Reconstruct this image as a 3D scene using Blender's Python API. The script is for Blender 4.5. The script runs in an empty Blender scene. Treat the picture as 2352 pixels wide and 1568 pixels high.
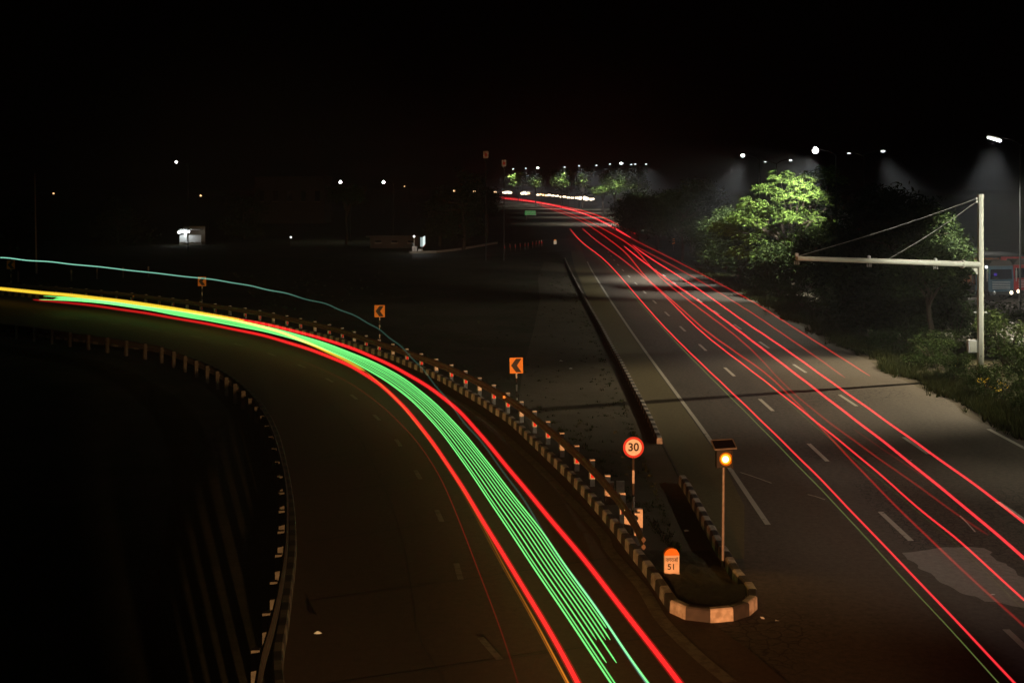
import bpy, math, random
from mathutils import Vector, Matrix

R = math.radians
sc = bpy.context.scene
COL = sc.collection

# ------------------------------------------------------------------ camera
H = 9.0            # camera height over the road
F = 2850.0         # focal length in reference pixels (reference frame 2352 x 1568)
YH = 428.0         # horizon row in that frame
cam_d = bpy.data.cameras.new('camera')
cam = bpy.data.objects.new('camera', cam_d)
COL.objects.link(cam)
cam.location = (0, 0, H)
cam.rotation_euler = (R(90), 0, 0)
cam_d.sensor_width = 36.0
cam_d.lens = F / 2352.0 * 36.0
cam_d.shift_y = -(784.0 - YH) / 2352.0
cam_d.clip_start = 0.1
cam_d.clip_end = 6000.0
sc.camera = cam

# ------------------------------------------------------------------ world, moonlight, exposure
w = bpy.data.worlds.new('World')
sc.world = w
w.use_nodes = True
wn = w.node_tree
bg = wn.nodes['Background']
sky = wn.nodes.new('ShaderNodeTexSky')
sky.sky_type = 'NISHITA'
sky.sun_disc = False
sky.sun_elevation = R(3)
sky.sun_rotation = R(160)
sky.dust_density = 4.0
wn.links.new(sky.outputs[0], bg.inputs[0])
bg.inputs[1].default_value = 0.000008

sun_d = bpy.data.lights.new('moonlight', 'SUN')
sun_d.energy = 0.0006
sun_d.angle = R(0.5)
sun_d.color = (1.0, 0.93, 0.82)
sun = bpy.data.objects.new('moonlight', sun_d)
COL.objects.link(sun)
sun.rotation_euler = (R(87), 0, R(-160 + 180))

sc.view_settings.view_transform = 'Standard'
sc.view_settings.look = 'None'
sc.view_settings.exposure = 0.0
sc.view_settings.gamma = 1.0
sc.render.engine = 'CYCLES'
sc.cycles.use_denoising = True
sc.cycles.max_bounces = 4
sc.cycles.diffuse_bounces = 2
sc.cycles.volume_bounces = 0
sc.cycles.transparent_max_bounces = 24
sc.cycles.sample_clamp_indirect = 2.0


# ------------------------------------------------------------------ helpers
def G(x, y, z=0.0):
    """point of height z seen at reference pixel x, y"""
    Y = F * (H - z) / (y - YH)
    return Vector(((x - 1176.0) * Y / F, Y, z))


def P(x, y, Y):
    """point at depth Y seen at reference pixel x, y"""
    return Vector(((x - 1176.0) * Y / F, Y, H - (y - YH) * Y / F))


class MB:
    def __init__(self):
        self.v, self.f, self.m, self.val = [], [], [], []

    def face(self, pts, mi=0):
        b = len(self.v)
        self.v += [tuple(p) for p in pts]
        self.f.append(tuple(range(b, b + len(pts))))
        self.m.append(mi)

    def box(self, c, s, rz=0.0, mi=0, rot=None):
        M = rot if rot else Matrix.Rotation(rz, 3, 'Z')
        c = Vector(c)
        b = len(self.v)
        for dz in (-.5, .5):
            for dx, dy in ((-.5, -.5), (.5, -.5), (.5, .5), (-.5, .5)):
                self.v.append(tuple(c + M @ Vector((dx * s[0], dy * s[1], dz * s[2]))))
        for q in ((0, 3, 2, 1), (4, 5, 6, 7), (0, 1, 5, 4), (1, 2, 6, 5), (2, 3, 7, 6), (3, 0, 4, 7)):
            self.f.append(tuple(b + k for k in q))
            self.m.append(mi)

    def tube(self, pts, r, n=8, mi=0, cap=True, vals=None):
        pts = [Vector(p) for p in pts]
        if not isinstance(r, (list, tuple)):
            r = [r] * len(pts)
        b = len(self.v)
        for i, p in enumerate(pts):
            t = (pts[min(i + 1, len(pts) - 1)] - pts[max(i - 1, 0)]).normalized()
            up = Vector((0, 0, 1)) if abs(t.z) < .95 else Vector((1, 0, 0))
            a = t.cross(up).normalized()
            c = a.cross(t).normalized()
            for k in range(n):
                th = 2 * math.pi * k / n
                self.v.append(tuple(p + (a * math.cos(th) + c * math.sin(th)) * r[i]))
                if vals is not None:
                    self.val.append(vals[i])
        for i in range(len(pts) - 1):
            for k in range(n):
                k2 = (k + 1) % n
                self.f.append((b + i * n + k, b + i * n + k2, b + (i + 1) * n + k2, b + (i + 1) * n + k))
                self.m.append(mi)
        if cap:
            self.f.append(tuple(b + k for k in range(n))[::-1])
            self.m.append(mi)
            e = b + (len(pts) - 1) * n
            self.f.append(tuple(e + k for k in range(n)))
            self.m.append(mi)

    def ball(self, c, r, n=10, sq=(1, 1, 1), mi=0):
        b = len(self.v)
        c = Vector(c)
        m = n // 2
        for i in range(m + 1):
            ph = math.pi * i / m
            for k in range(n):
                th = 2 * math.pi * k / n
                self.v.append((c.x + r * sq[0] * math.sin(ph) * math.cos(th),
                               c.y + r * sq[1] * math.sin(ph) * math.sin(th),
                               c.z + r * sq[2] * math.cos(ph)))
        for i in range(m):
            for k in range(n):
                k2 = (k + 1) % n
                self.f.append((b + i * n + k, b + (i + 1) * n + k, b + (i + 1) * n + k2, b + i * n + k2))
                self.m.append(mi)

    def prism(self, outline, y0, y1, mi=0):
        """outline in (x, z), extruded from y0 to y1"""
        n = len(outline)
        b = len(self.v)
        for y in (y0, y1):
            for x, z in outline:
                self.v.append((x, y, z))
        self.f.append(tuple(range(b, b + n)))
        self.f.append(tuple(range(b + 2 * n - 1, b + n - 1, -1)))
        self.m += [mi, mi]
        for k in range(n):
            k2 = (k + 1) % n
            self.f.append((b + k, b + n + k, b + n + k2, b + k2))
            self.m.append(mi)

    def build(self, name, mats, parent=None, smooth=False):
        me = bpy.data.meshes.new(name)
        me.from_pydata(self.v, [], self.f)
        if not isinstance(mats, (list, tuple)):
            mats = [mats]
        for mt in mats:
            me.materials.append(mt)
        if len(mats) > 1:
            me.polygons.foreach_set('material_index', self.m)
        if smooth:
            me.polygons.foreach_set('use_smooth', [True] * len(me.polygons))
        if self.val:
            at = me.attributes.new('glow', 'FLOAT', 'POINT')
            at.data.foreach_set('value', self.val)
        me.update()
        o = bpy.data.objects.new(name, me)
        COL.objects.link(o)
        if parent:
            o.parent = parent
        return o


def tag(o, label=None, cat=None, group=None, kind=None):
    if label: o['label'] = label
    if cat: o['category'] = cat
    if group: o['group'] = group
    if kind: o['kind'] = kind
    return o


def empty(name, loc, rz=0.0):
    o = bpy.data.objects.new(name, None)
    o.empty_display_size = .3
    COL.objects.link(o)
    o.location = loc
    o.rotation_euler = (0, 0, rz)
    return o


def copy_tree(o, parent=None):
    c = o.copy()
    COL.objects.link(c)
    if parent: c.parent = parent
    for ch in list(o.children):
        copy_tree(ch, c)
    return c


def catmull(pts, k=6):
    pts = [Vector(p) for p in pts]
    out = []
    n = len(pts)
    for i in range(n - 1):
        p0 = pts[i - 1] if i > 0 else pts[0] * 2 - pts[1]
        p1, p2 = pts[i], pts[i + 1]
        p3 = pts[i + 2] if i + 2 < n else p2 * 2 - p1
        for j in range(k):
            t = j / k
            out.append(0.5 * ((2 * p1) + (p2 - p0) * t + (2 * p0 - 5 * p1 + 4 * p2 - p3) * t * t
                              + (3 * p1 - p0 - 3 * p2 + p3) * t ** 3))
    out.append(pts[-1])
    return out


def smooth_path(pts, it=3):
    pts = [Vector(p) for p in pts]
    for _ in range(it):
        q = [pts[0]]
        for i in range(1, len(pts) - 1):
            q.append(pts[i] * .5 + (pts[i - 1] + pts[i + 1]) * .25)
        q.append(pts[-1])
        pts = q
    return pts


def resample(pts, step=None, n=None):
    L = [0.0]
    for a, b in zip(pts, pts[1:]):
        L.append(L[-1] + (b - a).length)
    tot = L[-1]
    if n is None:
        n = max(2, int(tot / step) + 1)
    out = []
    j = 0
    for i in range(n):
        s = tot * i / (n - 1)
        while j < len(L) - 2 and L[j + 1] < s:
            j += 1
        t = (s - L[j]) / max(1e-9, L[j + 1] - L[j])
        out.append(pts[j].lerp(pts[j + 1], t))
    return out


def normals2d(pts):
    out = []
    for i in range(len(pts)):
        t = pts[min(i + 1, len(pts) - 1)] - pts[max(i - 1, 0)]
        out.append(Vector((-t.y, t.x, 0)).normalized())
    return out


def sweep(mb, pts, prof, mi_fn=None, caps=True):
    """prof: closed list of (lateral, z); lateral along left normal"""
    nr = normals2d(pts)
    b = len(mb.v)
    n = len(prof)
    for p, q in zip(pts, nr):
        for u, z in prof:
            mb.v.append((p.x + q.x * u, p.y + q.y * u, z))
    for i in range(len(pts) - 1):
        mi = mi_fn(i) if mi_fn else 0
        for k in range(n):
            k2 = (k + 1) % n
            mb.f.append((b + i * n + k, b + (i + 1) * n + k, b + (i + 1) * n + k2, b + i * n + k2))
            mb.m.append(mi)
    if caps:
        mb.f.append(tuple(b + k for k in range(n))); mb.m.append(mi_fn(0) if mi_fn else 0)
        e = b + (len(pts) - 1) * n
        mb.f.append(tuple(e + k for k in range(n))[::-1]); mb.m.append(mi_fn(len(pts) - 2) if mi_fn else 0)


# ------------------------------------------------------------------ materials
def mat(name, color, rough=.7, metal=0.0, noise=None, emit=None, strength=0.0, spec=.3):
    """noise = (scale, amount, second colour)"""
    m = bpy.data.materials.new(name)
    m.use_nodes = True
    nt = m.node_tree
    b = nt.nodes['Principled BSDF']
    b.inputs['Base Color'].default_value = (*color, 1)
    b.inputs['Roughness'].default_value = rough
    b.inputs['Metallic'].default_value = metal
    b.inputs['Specular IOR Level'].default_value = spec
    tc = nt.nodes.new('ShaderNodeTexCoord')
    if noise:
        tx = nt.nodes.new('ShaderNodeTexNoise')
        tx.inputs['Scale'].default_value = noise[0]
        tx.inputs['Detail'].default_value = 6
        nt.links.new(tc.outputs['Object'], tx.inputs['Vector'])
        rp = nt.nodes.new('ShaderNodeValToRGB')
        rp.color_ramp.elements[0].position = .5 - noise[1] / 2
        rp.color_ramp.elements[1].position = .5 + noise[1] / 2
        rp.color_ramp.elements[0].color = (*color, 1)
        rp.color_ramp.elements[1].color = (*noise[2], 1)
        nt.links.new(tx.outputs[0], rp.inputs[0])
        nt.links.new(rp.outputs[0], b.inputs['Base Color'])
    if emit:
        b.inputs['Emission Color'].default_value = (*emit, 1)
        b.inputs['Emission Strength'].default_value = strength
    return m


def road_mat(name, dark, light, crack=0.35, crack_scale=1.4, always=False):
    m = bpy.data.materials.new(name)
    m.use_nodes = True
    nt = m.node_tree
    N, Lk = nt.nodes, nt.links
    b = N['Principled BSDF']
    b.inputs['Roughness'].default_value = .85
    b.inputs['Specular IOR Level'].default_value = .25
    tc = N.new('ShaderNodeTexCoord')
    big = N.new('ShaderNodeTexNoise'); big.inputs['Scale'].default_value = .12; big.inputs['Detail'].default_value = 5
    mp = N.new('ShaderNodeMapping'); mp.inputs['Scale'].default_value = (1.0, .22, 1)
    Lk.new(tc.outputs['Object'], mp.inputs[0])
    Lk.new(mp.outputs[0], big.inputs['Vector'])
    fine = N.new('ShaderNodeTexNoise'); fine.inputs['Scale'].default_value = 6; fine.inputs['Detail'].default_value = 8
    fine.inputs['Roughness'].default_value = .8
    Lk.new(tc.outputs['Object'], fine.inputs['Vector'])
    mix = N.new('ShaderNodeMix'); mix.data_type = 'FLOAT'; mix.inputs[0].default_value = .45
    Lk.new(big.outputs[0], mix.inputs[2]); Lk.new(fine.outputs[0], mix.inputs[3])
    rp = N.new('ShaderNodeValToRGB')
    rp.color_ramp.elements[0].position = .40; rp.color_ramp.elements[0].color = (*dark, 1)
    rp.color_ramp.elements[1].position = .60; rp.color_ramp.elements[1].color = (*light, 1)
    Lk.new(mix.outputs[0], rp.inputs[0])
    # alligator cracks inside noise patches
    vo = N.new('ShaderNodeTexVoronoi'); vo.feature = 'DISTANCE_TO_EDGE'; vo.inputs['Scale'].default_value = crack_scale * 2.2
    wob = N.new('ShaderNodeTexNoise'); wob.inputs['Scale'].default_value = 2.5
    va = N.new('ShaderNodeVectorMath'); va.operation = 'MULTIPLY_ADD'
    va.inputs[1].default_value = (.35, .35, .35)
    Lk.new(tc.outputs['Object'], wob.inputs['Vector'])
    Lk.new(wob.outputs[1], va.inputs[0]); Lk.new(tc.outputs['Object'], va.inputs[2])
    Lk.new(va.outputs[0], vo.inputs['Vector'])
    lt = N.new('ShaderNodeMapRange'); lt.inputs[1].default_value = .0; lt.inputs[2].default_value = .07
    lt.inputs[3].default_value = 1; lt.inputs[4].default_value = 0
    Lk.new(vo.outputs[0], lt.inputs[0])
    msk = N.new('ShaderNodeTexNoise'); msk.inputs['Scale'].default_value = .16; msk.inputs['Detail'].default_value = 4
    mo = N.new('ShaderNodeVectorMath'); mo.operation = 'ADD'; mo.inputs[1].default_value = (31, 7, 0)
    Lk.new(tc.outputs['Object'], mo.inputs[0]); Lk.new(mo.outputs[0], msk.inputs['Vector'])
    mr = N.new('ShaderNodeMapRange'); mr.inputs[1].default_value = .52; mr.inputs[2].default_value = .62
    Lk.new(msk.outputs[0], mr.inputs[0])
    mu = N.new('ShaderNodeMath'); mu.operation = 'MULTIPLY'
    Lk.new(lt.outputs[0], mu.inputs[0]); Lk.new(mr.outputs[0], mu.inputs[1])
    if always:
        nt.links.remove(mu.inputs[1].links[0]); mu.inputs[1].default_value = 1.0
    mu2 = N.new('ShaderNodeMath'); mu2.operation = 'MULTIPLY'; mu2.inputs[1].default_value = crack
    Lk.new(mu.outputs[0], mu2.inputs[0])
    cm = N.new('ShaderNodeMix'); cm.data_type = 'RGBA'
    Lk.new(mu2.outputs[0], cm.inputs[0]); Lk.new(rp.outputs[0], cm.inputs[6])
    cm.inputs[7].default_value = (.006, .005, .004, 1)
    Lk.new(cm.outputs[2], b.inputs['Base Color'])
    bp = N.new('ShaderNodeBump'); bp.inputs['Strength'].default_value = .5; bp.inputs['Distance'].default_value = .02
    Lk.new(fine.outputs[0], bp.inputs['Height']); Lk.new(bp.outputs[0], b.inputs['Normal'])
    return m


def ground_mat(name, c1, c2, c3):
    m = bpy.data.materials.new(name)
    m.use_nodes = True
    nt = m.node_tree
    N, Lk = nt.nodes, nt.links
    b = N['Principled BSDF']
    b.inputs['Roughness'].default_value = .95
    b.inputs['Specular IOR Level'].default_value = .1
    tc = N.new('ShaderNodeTexCoord')
    a = N.new('ShaderNodeTexNoise'); a.inputs['Scale'].default_value = .22; a.inputs['Detail'].default_value = 9
    a.inputs['Roughness'].default_value = .68
    f = N.new('ShaderNodeTexNoise'); f.inputs['Scale'].default_value = 5; f.inputs['Detail'].default_value = 9
    f.inputs['Roughness'].default_value = .75
    Lk.new(tc.outputs['Object'], a.inputs['Vector']); Lk.new(tc.outputs['Object'], f.inputs['Vector'])
    r1 = N.new('ShaderNodeValToRGB')
    r1.color_ramp.elements[0].position = .42; r1.color_ramp.elements[0].color = (*c1, 1)
    r1.color_ramp.elements[1].position = .58; r1.color_ramp.elements[1].color = (*c2, 1)
    Lk.new(a.outputs[0], r1.inputs[0])
    mr = N.new('ShaderNodeMapRange'); mr.inputs[1].default_value = .45; mr.inputs[2].default_value = .62
    Lk.new(f.outputs[0], mr.inputs[0])
    mx = N.new('ShaderNodeMix'); mx.data_type = 'RGBA'
    Lk.new(mr.outputs[0], mx.inputs[0]); Lk.new(r1.outputs[0], mx.inputs[6]); mx.inputs[7].default_value = (*c3, 1)
    Lk.new(mx.outputs[2], b.inputs['Base Color'])
    bp = N.new('ShaderNodeBump'); bp.inputs['Strength'].default_value = .8; bp.inputs['Distance'].default_value = .08
    Lk.new(f.outputs[0], bp.inputs['Height']); Lk.new(bp.outputs[0], b.inputs['Normal'])
    return m


def paint_line_mat(name, color, under, wear=.5):
    """worn painted marking; the worn spots show the asphalt colour"""
    m = mat(name, color, .7)
    nt = m.node_tree
    N, Lk = nt.nodes, nt.links
    tc = N.new('ShaderNodeTexCoord')
    n1 = N.new('ShaderNodeTexNoise'); n1.inputs['Scale'].default_value = 3.5; n1.inputs['Detail'].default_value = 9
    n1.inputs['Roughness'].default_value = .7
    Lk.new(tc.outputs['Object'], n1.inputs['Vector'])
    rp = N.new('ShaderNodeValToRGB')
    rp.color_ramp.elements[0].position = .28 + wear * .2; rp.color_ramp.elements[0].color = (*under, 1)
    rp.color_ramp.elements[1].position = .38 + wear * .2; rp.color_ramp.elements[1].color = (*color, 1)
    Lk.new(n1.outputs[0], rp.inputs[0])
    Lk.new(rp.outputs[0], N['Principled BSDF'].inputs['Base Color'])
    return m


def glow_mat(name, color, strength=1.0):
    """light trail: emission scaled by the 'glow' attribute along the trail"""
    m = bpy.data.materials.new(name)
    m.use_nodes = True
    nt = m.node_tree
    nt.nodes.clear()
    out = nt.nodes.new('ShaderNodeOutputMaterial')
    e = nt.nodes.new('ShaderNodeEmission')
    e.inputs[0].default_value = (*color, 1)
    at = nt.nodes.new('ShaderNodeAttribute'); at.attribute_name = 'glow'
    mu = nt.nodes.new('ShaderNodeMath'); mu.operation = 'MULTIPLY'; mu.inputs[1].default_value = strength * .5
    nt.links.new(at.outputs['Fac'], mu.inputs[0])
    nt.links.new(mu.outputs[0], e.inputs[1])
    # a streak of light does not block what is behind it: emission plus clear
    tr = nt.nodes.new('ShaderNodeBsdfTransparent')
    ad = nt.nodes.new('ShaderNodeAddShader')
    nt.links.new(e.outputs[0], ad.inputs[0]); nt.links.new(tr.outputs[0], ad.inputs[1])
    nt.links.new(ad.outputs[0], out.inputs[0])
    return m


def lamp_mat(name, color, strength):
    m = bpy.data.materials.new(name)
    m.use_nodes = True
    nt = m.node_tree
    nt.nodes.clear()
    out = nt.nodes.new('ShaderNodeOutputMaterial')
    e = nt.nodes.new('ShaderNodeEmission')
    e.inputs[0].default_value = (*color, 1)
    e.inputs[1].default_value = strength
    nt.links.new(e.outputs[0], out.inputs[0])
    return m


def leaf_mat(name, c1, c2):
    m = bpy.data.materials.new(name)
    m.use_nodes = True
    nt = m.node_tree
    N, Lk = nt.nodes, nt.links
    b = N['Principled BSDF']
    b.inputs['Roughness'].default_value = .85
    b.inputs['Specular IOR Level'].default_value = .06
    gi = N.new('ShaderNodeNewGeometry')
    rp = N.new('ShaderNodeValToRGB')
    rp.color_ramp.elements[0].color = (*c1, 1)
    rp.color_ramp.elements[1].color = (*c2, 1)
    Lk.new(gi.outputs['Random Per Island'], rp.inputs[0])
    Lk.new(rp.outputs[0], b.inputs['Base Color'])
    tr = N.new('ShaderNodeBsdfTranslucent')
    Lk.new(rp.outputs[0], tr.inputs[0])
    ms = N.new('ShaderNodeMixShader'); ms.inputs[0].default_value = .2
    Lk.new(b.outputs[0], ms.inputs[1]); Lk.new(tr.outputs[0], ms.inputs[2])
    Lk.new(ms.outputs[0], N['Material Output'].inputs[0])
    return m


M = {}
M['ground'] = ground_mat('dry_grass_earth', (.060, .052, .036), (.028, .032, .014), (.040, .036, .024))
M['dust'] = ground_mat('dusty_verge', (.098, .083, .062), (.070, .062, .042), (.078, .068, .048))
M['asphalt'] = road_mat('worn_asphalt', (.026, .022, .017), (.098, .084, .065), .9)
M['concrete_road'] = road_mat('concrete_slabs', (.042, .025, .015), (.075, .047, .029), .15, .6)
M['patch'] = road_mat('pale_patch', (.12, .112, .10), (.24, .225, .20), .6, 3)
M['shoulder'] = road_mat('dusty_shoulder', (.066, .056, .024), (.125, .103, .048), .1)
M['line'] = paint_line_mat('white_road_paint', (.34, .33, .28), (.075, .066, .05), .25)
M['line_worn'] = paint_line_mat('faded_road_paint', (.12, .10, .08), (.07, .056, .042), .75)
M['joint'] = mat('slab_joint', (.028, .018, .012), .9, noise=(1.2, .4, (.05, .038, .026)))
M['kerb_white'] = mat('kerb_white_paint', (.42, .38, .32), .8, noise=(6, .3, (.22, .19, .15)))
M['kerb_black'] = mat('kerb_black_paint', (.016, .015, .014), .7, noise=(5, .4, (.035, .03, .025)))
M['kerb_shaded'] = mat('shaded_kerb_white', (.13, .11, .085), .85, noise=(4, .5, (.06, .05, .04)))  # darker copy of the kerb white: the inner side's dimness put into the colour
M['galv'] = mat('galvanised_steel', (.28, .27, .25), .55, .55, noise=(4, .5, (.20, .19, .17)))
M['rail'] = mat('rusty_galvanised_beam', (.13, .095, .065), .65, .3, noise=(5, .4, (.07, .045, .028)))
M['rail_dark'] = mat('shaded_beam', (.05, .04, .03), .8, .2, noise=(5, .4, (.03, .022, .016)))  # inner beam, its weaker light painted in as a darker colour
M['cream'] = mat('cream_painted_steel', (.66, .66, .56), .45, noise=(1.5, .4, (.55, .55, .46)))
M['steel'] = mat('grey_steel', (.20, .19, .17), .5, .4, noise=(8, .4, (.13, .12, .11)))
M['lamp_post'] = mat('lamp_post_paint', (.018, .018, .018), .8)
M['dark'] = mat('dark_metal', (.02, .02, .02), .6)
M['post_white'] = mat('post_white', (.62, .56, .48), .6, noise=(9, .4, (.42, .37, .3)))
M['post_shaded'] = mat('shaded_post', (.07, .055, .04), .8, noise=(5, .5, (.025, .02, .015)))  # inner posts: darkened colour stands for the dim light on that side
M['red'] = mat('red_paint', (.55, .02, .02), .5)
M['red_refl'] = mat('red_reflector', (.75, .03, .03), .4)
M['amber'] = mat('amber_reflector', (.9, .38, .03), .3)
M['sign_white'] = mat('sign_white', (.78, .76, .72), .5, noise=(10, .3, (.68, .66, .62)))
M['sign_orange'] = mat('sign_orange', (.85, .30, .012), .5, noise=(6, .3, (.78, .26, .012)))
M['sign_black'] = mat('sign_black', (.025, .018, .012), .6)
M['sign_green'] = mat('sign_green', (.05, .72, .14), .5)
M['orange'] = mat('orange_paint', (.75, .20, .01), .7, noise=(12, .4, (.55, .15, .01)))
M['stone_white'] = mat('milestone_white', (.62, .52, .42), .85, noise=(8, .5, (.42, .34, .26)))
M['solar'] = mat('solar_cells', (.008, .008, .012), .25, spec=.5)
M['bark'] = mat('bark', (.06, .045, .03), .9, noise=(9, .5, (.03, .022, .015)))
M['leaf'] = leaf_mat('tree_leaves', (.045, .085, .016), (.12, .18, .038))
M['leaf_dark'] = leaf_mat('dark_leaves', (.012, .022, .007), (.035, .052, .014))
M['shrub'] = leaf_mat('shrub_leaves', (.016, .030, .008), (.045, .07, .020))
M['grassleaf'] = leaf_mat('grass_blades', (.02, .03, .008), (.055, .058, .02))
M['flower'] = leaf_mat('yellow_blossom', (.55, .40, .03), (.7, .5, .05))
M['wall'] = mat('plaster_wall', (.30, .27, .22), .9, noise=(.8, .5, (.22, .19, .15)))
M['wall_dark'] = mat('weathered_wall', (.07, .055, .045), .9, noise=(.6, .5, (.04, .032, .026)))
M['shutter'] = mat('rolling_shutter', (.18, .18, .17), .6, .3)
M['white'] = mat('white_enamel', (.75, .76, .76), .5, noise=(4, .3, (.65, .66, .66)))
M['truck_blue'] = mat('truck_blue', (.055, .11, .15), .5, noise=(2, .4, (.035, .07, .10)))
M['truck_orange'] = mat('truck_orange', (.24, .075, .022), .7, noise=(5, .5, (.09, .035, .02)))
M['truck_red'] = mat('truck_red', (.33, .018, .018), .5, noise=(3, .4, (.22, .014, .014)))
M['chrome'] = mat('bright_trim', (.6, .6, .6), .3, .7)
M['glass'] = mat('dark_glass', (.01, .01, .018), .1, spec=.6)
M['tyre'] = mat('tyre', (.02, .02, .02), .9)
M['amber_lamp'] = lamp_mat('amber_lamp', (1.0, .72, .35), 4.0)
M['amber_side'] = lamp_mat('amber_lens_edge', (1.0, .16, .002), .7)
M['lens'] = lamp_mat('street_lamp_lens', (1.0, 1.0, .95), 14.0)
M['lens_dim'] = lamp_mat('far_lamp_lens', (.95, 1.0, 1.0), 3.0)
M['lens_orange'] = lamp_mat('orange_lamp_lens', (1.0, .55, .25), 3.0)
M['headlight'] = lamp_mat('headlight', (1.0, .80, .55), 5.0)
M['headlight_warm'] = lamp_mat('warm_headlight', (1.0, .58, .28), 5.0)
M['tube'] = lamp_mat('white_tube_light', (.95, 1.0, 1.0), 6.0)
M['panel_light'] = lamp_mat('backlit_panel', (.86, 1.0, .95), 1.1)
M['violet'] = lamp_mat('violet_cab_lamp', (.12, .04, .8), .25)

T = {
    'red': glow_mat('red_trail', (1.0, .016, .018)),
    'red_hot': glow_mat('bright_red_trail', (1.0, .030, .040)),
    'green': glow_mat('green_trail', (.19, 1.0, .22)),
    'teal': glow_mat('teal_trail', (.30, .80, .58)),
    'yellow': glow_mat('yellow_trail', (1.0, .62, .04)),
    'orange': glow_mat('orange_trail', (1.0, .28, .02)),
    'olive': glow_mat('olive_trail', (.30, .42, .10)),
}

# ------------------------------------------------------------------ setting: ground and roads
mb = MB()
mb.face([(-2500, -60, 0), (2500, -60, 0), (2500, 4500, 0), (-2500, 4500, 0)])
tag(mb.build('ground', M['ground']), kind='structure')


def interp(tab, y):
    if y <= tab[0][0]: return tab[0][1]
    for (a, b), (c, d) in zip(tab, tab[1:]):
        if y <= c:
            t = (y - a) / (c - a)
            t2 = t * t * (3 - 2 * t) if False else t
            return b + (d - b) * t2
    return tab[-1][1]


XL = [(0, 6.3), (20, 6.6), (33, 6.8), (44, 7.05), (71, 7.3), (100, 7.8), (141, 8.7), (200, 11.0), (350, 14.6),
      (480, 13.6), (600, 9.5), (800, -3), (950, -16), (1100, -34)]


def xl(y):
    # smoothed
    return sum(interp(XL, y + d * max(4, y * .08)) for d in (-1, -.5, 0, .5, 1)) / 5


YS = [0, 8, 15, 20, 25, 30, 35, 40, 45, 50, 55, 60, 66, 72, 80, 88, 96, 105, 115, 125, 135, 145, 160, 175, 190, 210, 235,
      260, 290, 325, 360, 400, 440, 480, 520, 560, 600, 650, 700, 750, 800, 860, 920, 980, 1040]


def strip(fl, fr, z, ys, mb=None):
    mb = mb or MB()
    for a, b in zip(ys, ys[1:]):
        mb.face([(fl(a), a, z), (fr(a), a, z), (fr(b), b, z), (fl(b), b, z)])
    return mb


def edge_r(y):
    rnd = .22 * math.sin(y * .5) + .12 * math.sin(y * 1.1 + 1)
    return xl(y) + 11.0 + (rnd if y < 150 else 0)


ys_f = [i * 1.2 for i in range(0, 100)] + [y for y in YS if y > 120]
tag(strip(lambda y: xl(y) - 1.75 if y > 27 else 0.5, edge_r, .004, ys_f).build('highway', M['asphalt']), kind='structure')
# dusty shoulder between the median kerb and the left edge line
tag(strip(lambda y: xl(y) - 1.70, lambda y: xl(y) - .12 - max(0, 36 - y) * .17, .008, [y for y in YS if 27 < y < 210]).build(
    'road_shoulder', M['shoulder']), kind='structure')
# wide paved apron left of the highway further away
ap = [(1150, 462), (1215, 470), (1290, 490), (1320, 520), (1330, 548), (1180, 552), (1176, 520), (1160, 495), (1150, 478)]
mb = MB(); mb.face([G(x, y, .006) for x, y in ap][::-1])
tag(mb.build('paved_apron', M['dust']), kind='structure')
sr = [(946, 596), (946, 583), (1088, 571), (1180, 554), (1320, 546), (1322, 575), (1150, 588)]
mb = MB(); mb.face([G(x, y, .010) for x, y in sr])
tag(mb.build('side_road', M['asphalt']), kind='structure')

# service road on the right
tag(strip(lambda y: 29.3, lambda y: 46.0, .004, [10, 40, 80, 120, 200, 300]).build('service_road', M['asphalt']), kind='structure')

# dusty median between ramp and highway
med = [(1250, 600), (1300, 606), (1340, 680), (1375, 745), (1425, 838), (1470, 922), (1510, 1005), (1560, 1100),
       (1640, 1240), (1720, 1370), (1690, 1400), (1600, 1404), (1540, 1370), (1470, 1280), (1380, 1165), (1290, 1066),
       (1230, 1010), (1190, 930), (1200, 850), (1225, 760), (1240, 690), (1235, 640)]
mb = MB(); mb.face([G(x, y, .004) for x, y in med][::-1])
tag(mb.build('median_ground', M['dust']), kind='structure')
# gravelly strip at the right foot of the highway
def edge_r2(y):
    return edge_r(y) + .7 + .25 * math.sin(y * .8) + .12 * math.sin(y * 1.9)
tag(strip(lambda y: edge_r(y) - .2, edge_r2, .002, [i * .8 for i in range(10, 170)]).build('gravel_edge', M['dust']), kind='structure')

# ---- ramp
KR_PX = [(1533, 1366), (1513, 1337), (1493, 1307), (1456, 1260), (1437, 1235), (1421, 1213), (1405, 1194), (1388, 1174),
         (1370, 1154), (1354, 1135), (1340, 1120), (1325, 1104), (1310, 1088), (1294, 1073), (1235, 1018), (1173, 961),
         (1140, 941), (1112, 922), (1080, 904), (1050, 887), (1022, 871), (993, 857), (963, 843), (933, 831), (900, 818),
         (868, 808), (835, 797), (803, 787), (768, 777), (733, 768), (696, 761), (659, 753), (621, 746), (565, 736),
         (508, 724), (448, 715), (400, 709), (338, 700), (250, 692), (170, 685), (76, 679), (29, 675), (5, 673.5)]
KZ = .17
kr = [G(x, y, KZ) for x, y in KR_PX]
kr = [Vector((p.x, p.y, 0)) for p in kr]
kr += [Vector((-50, 105.5, 0)), Vector((-62, 108.0, 0)), Vector((-80, 110, 0))]
KL_PX = [(635, 1568), (650, 1449), (661, 1355), (669, 1299), (672, 1224), (665, 1145), (652, 1075), (636, 1010), (618, 968),
         (594, 930), (566, 900), (535, 875), (498, 852), (450, 832), (400, 815), (350, 801)]
kl = [Vector((1.5, 2, 0)), Vector((-.6, 10, 0)), Vector((-2.6, 16.5, 0))]
kl += [G(x, y, .1) * 1.0 for x, y in KL_PX]
kl = [Vector((p.x, p.y, 0)) for p in kl]
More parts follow.
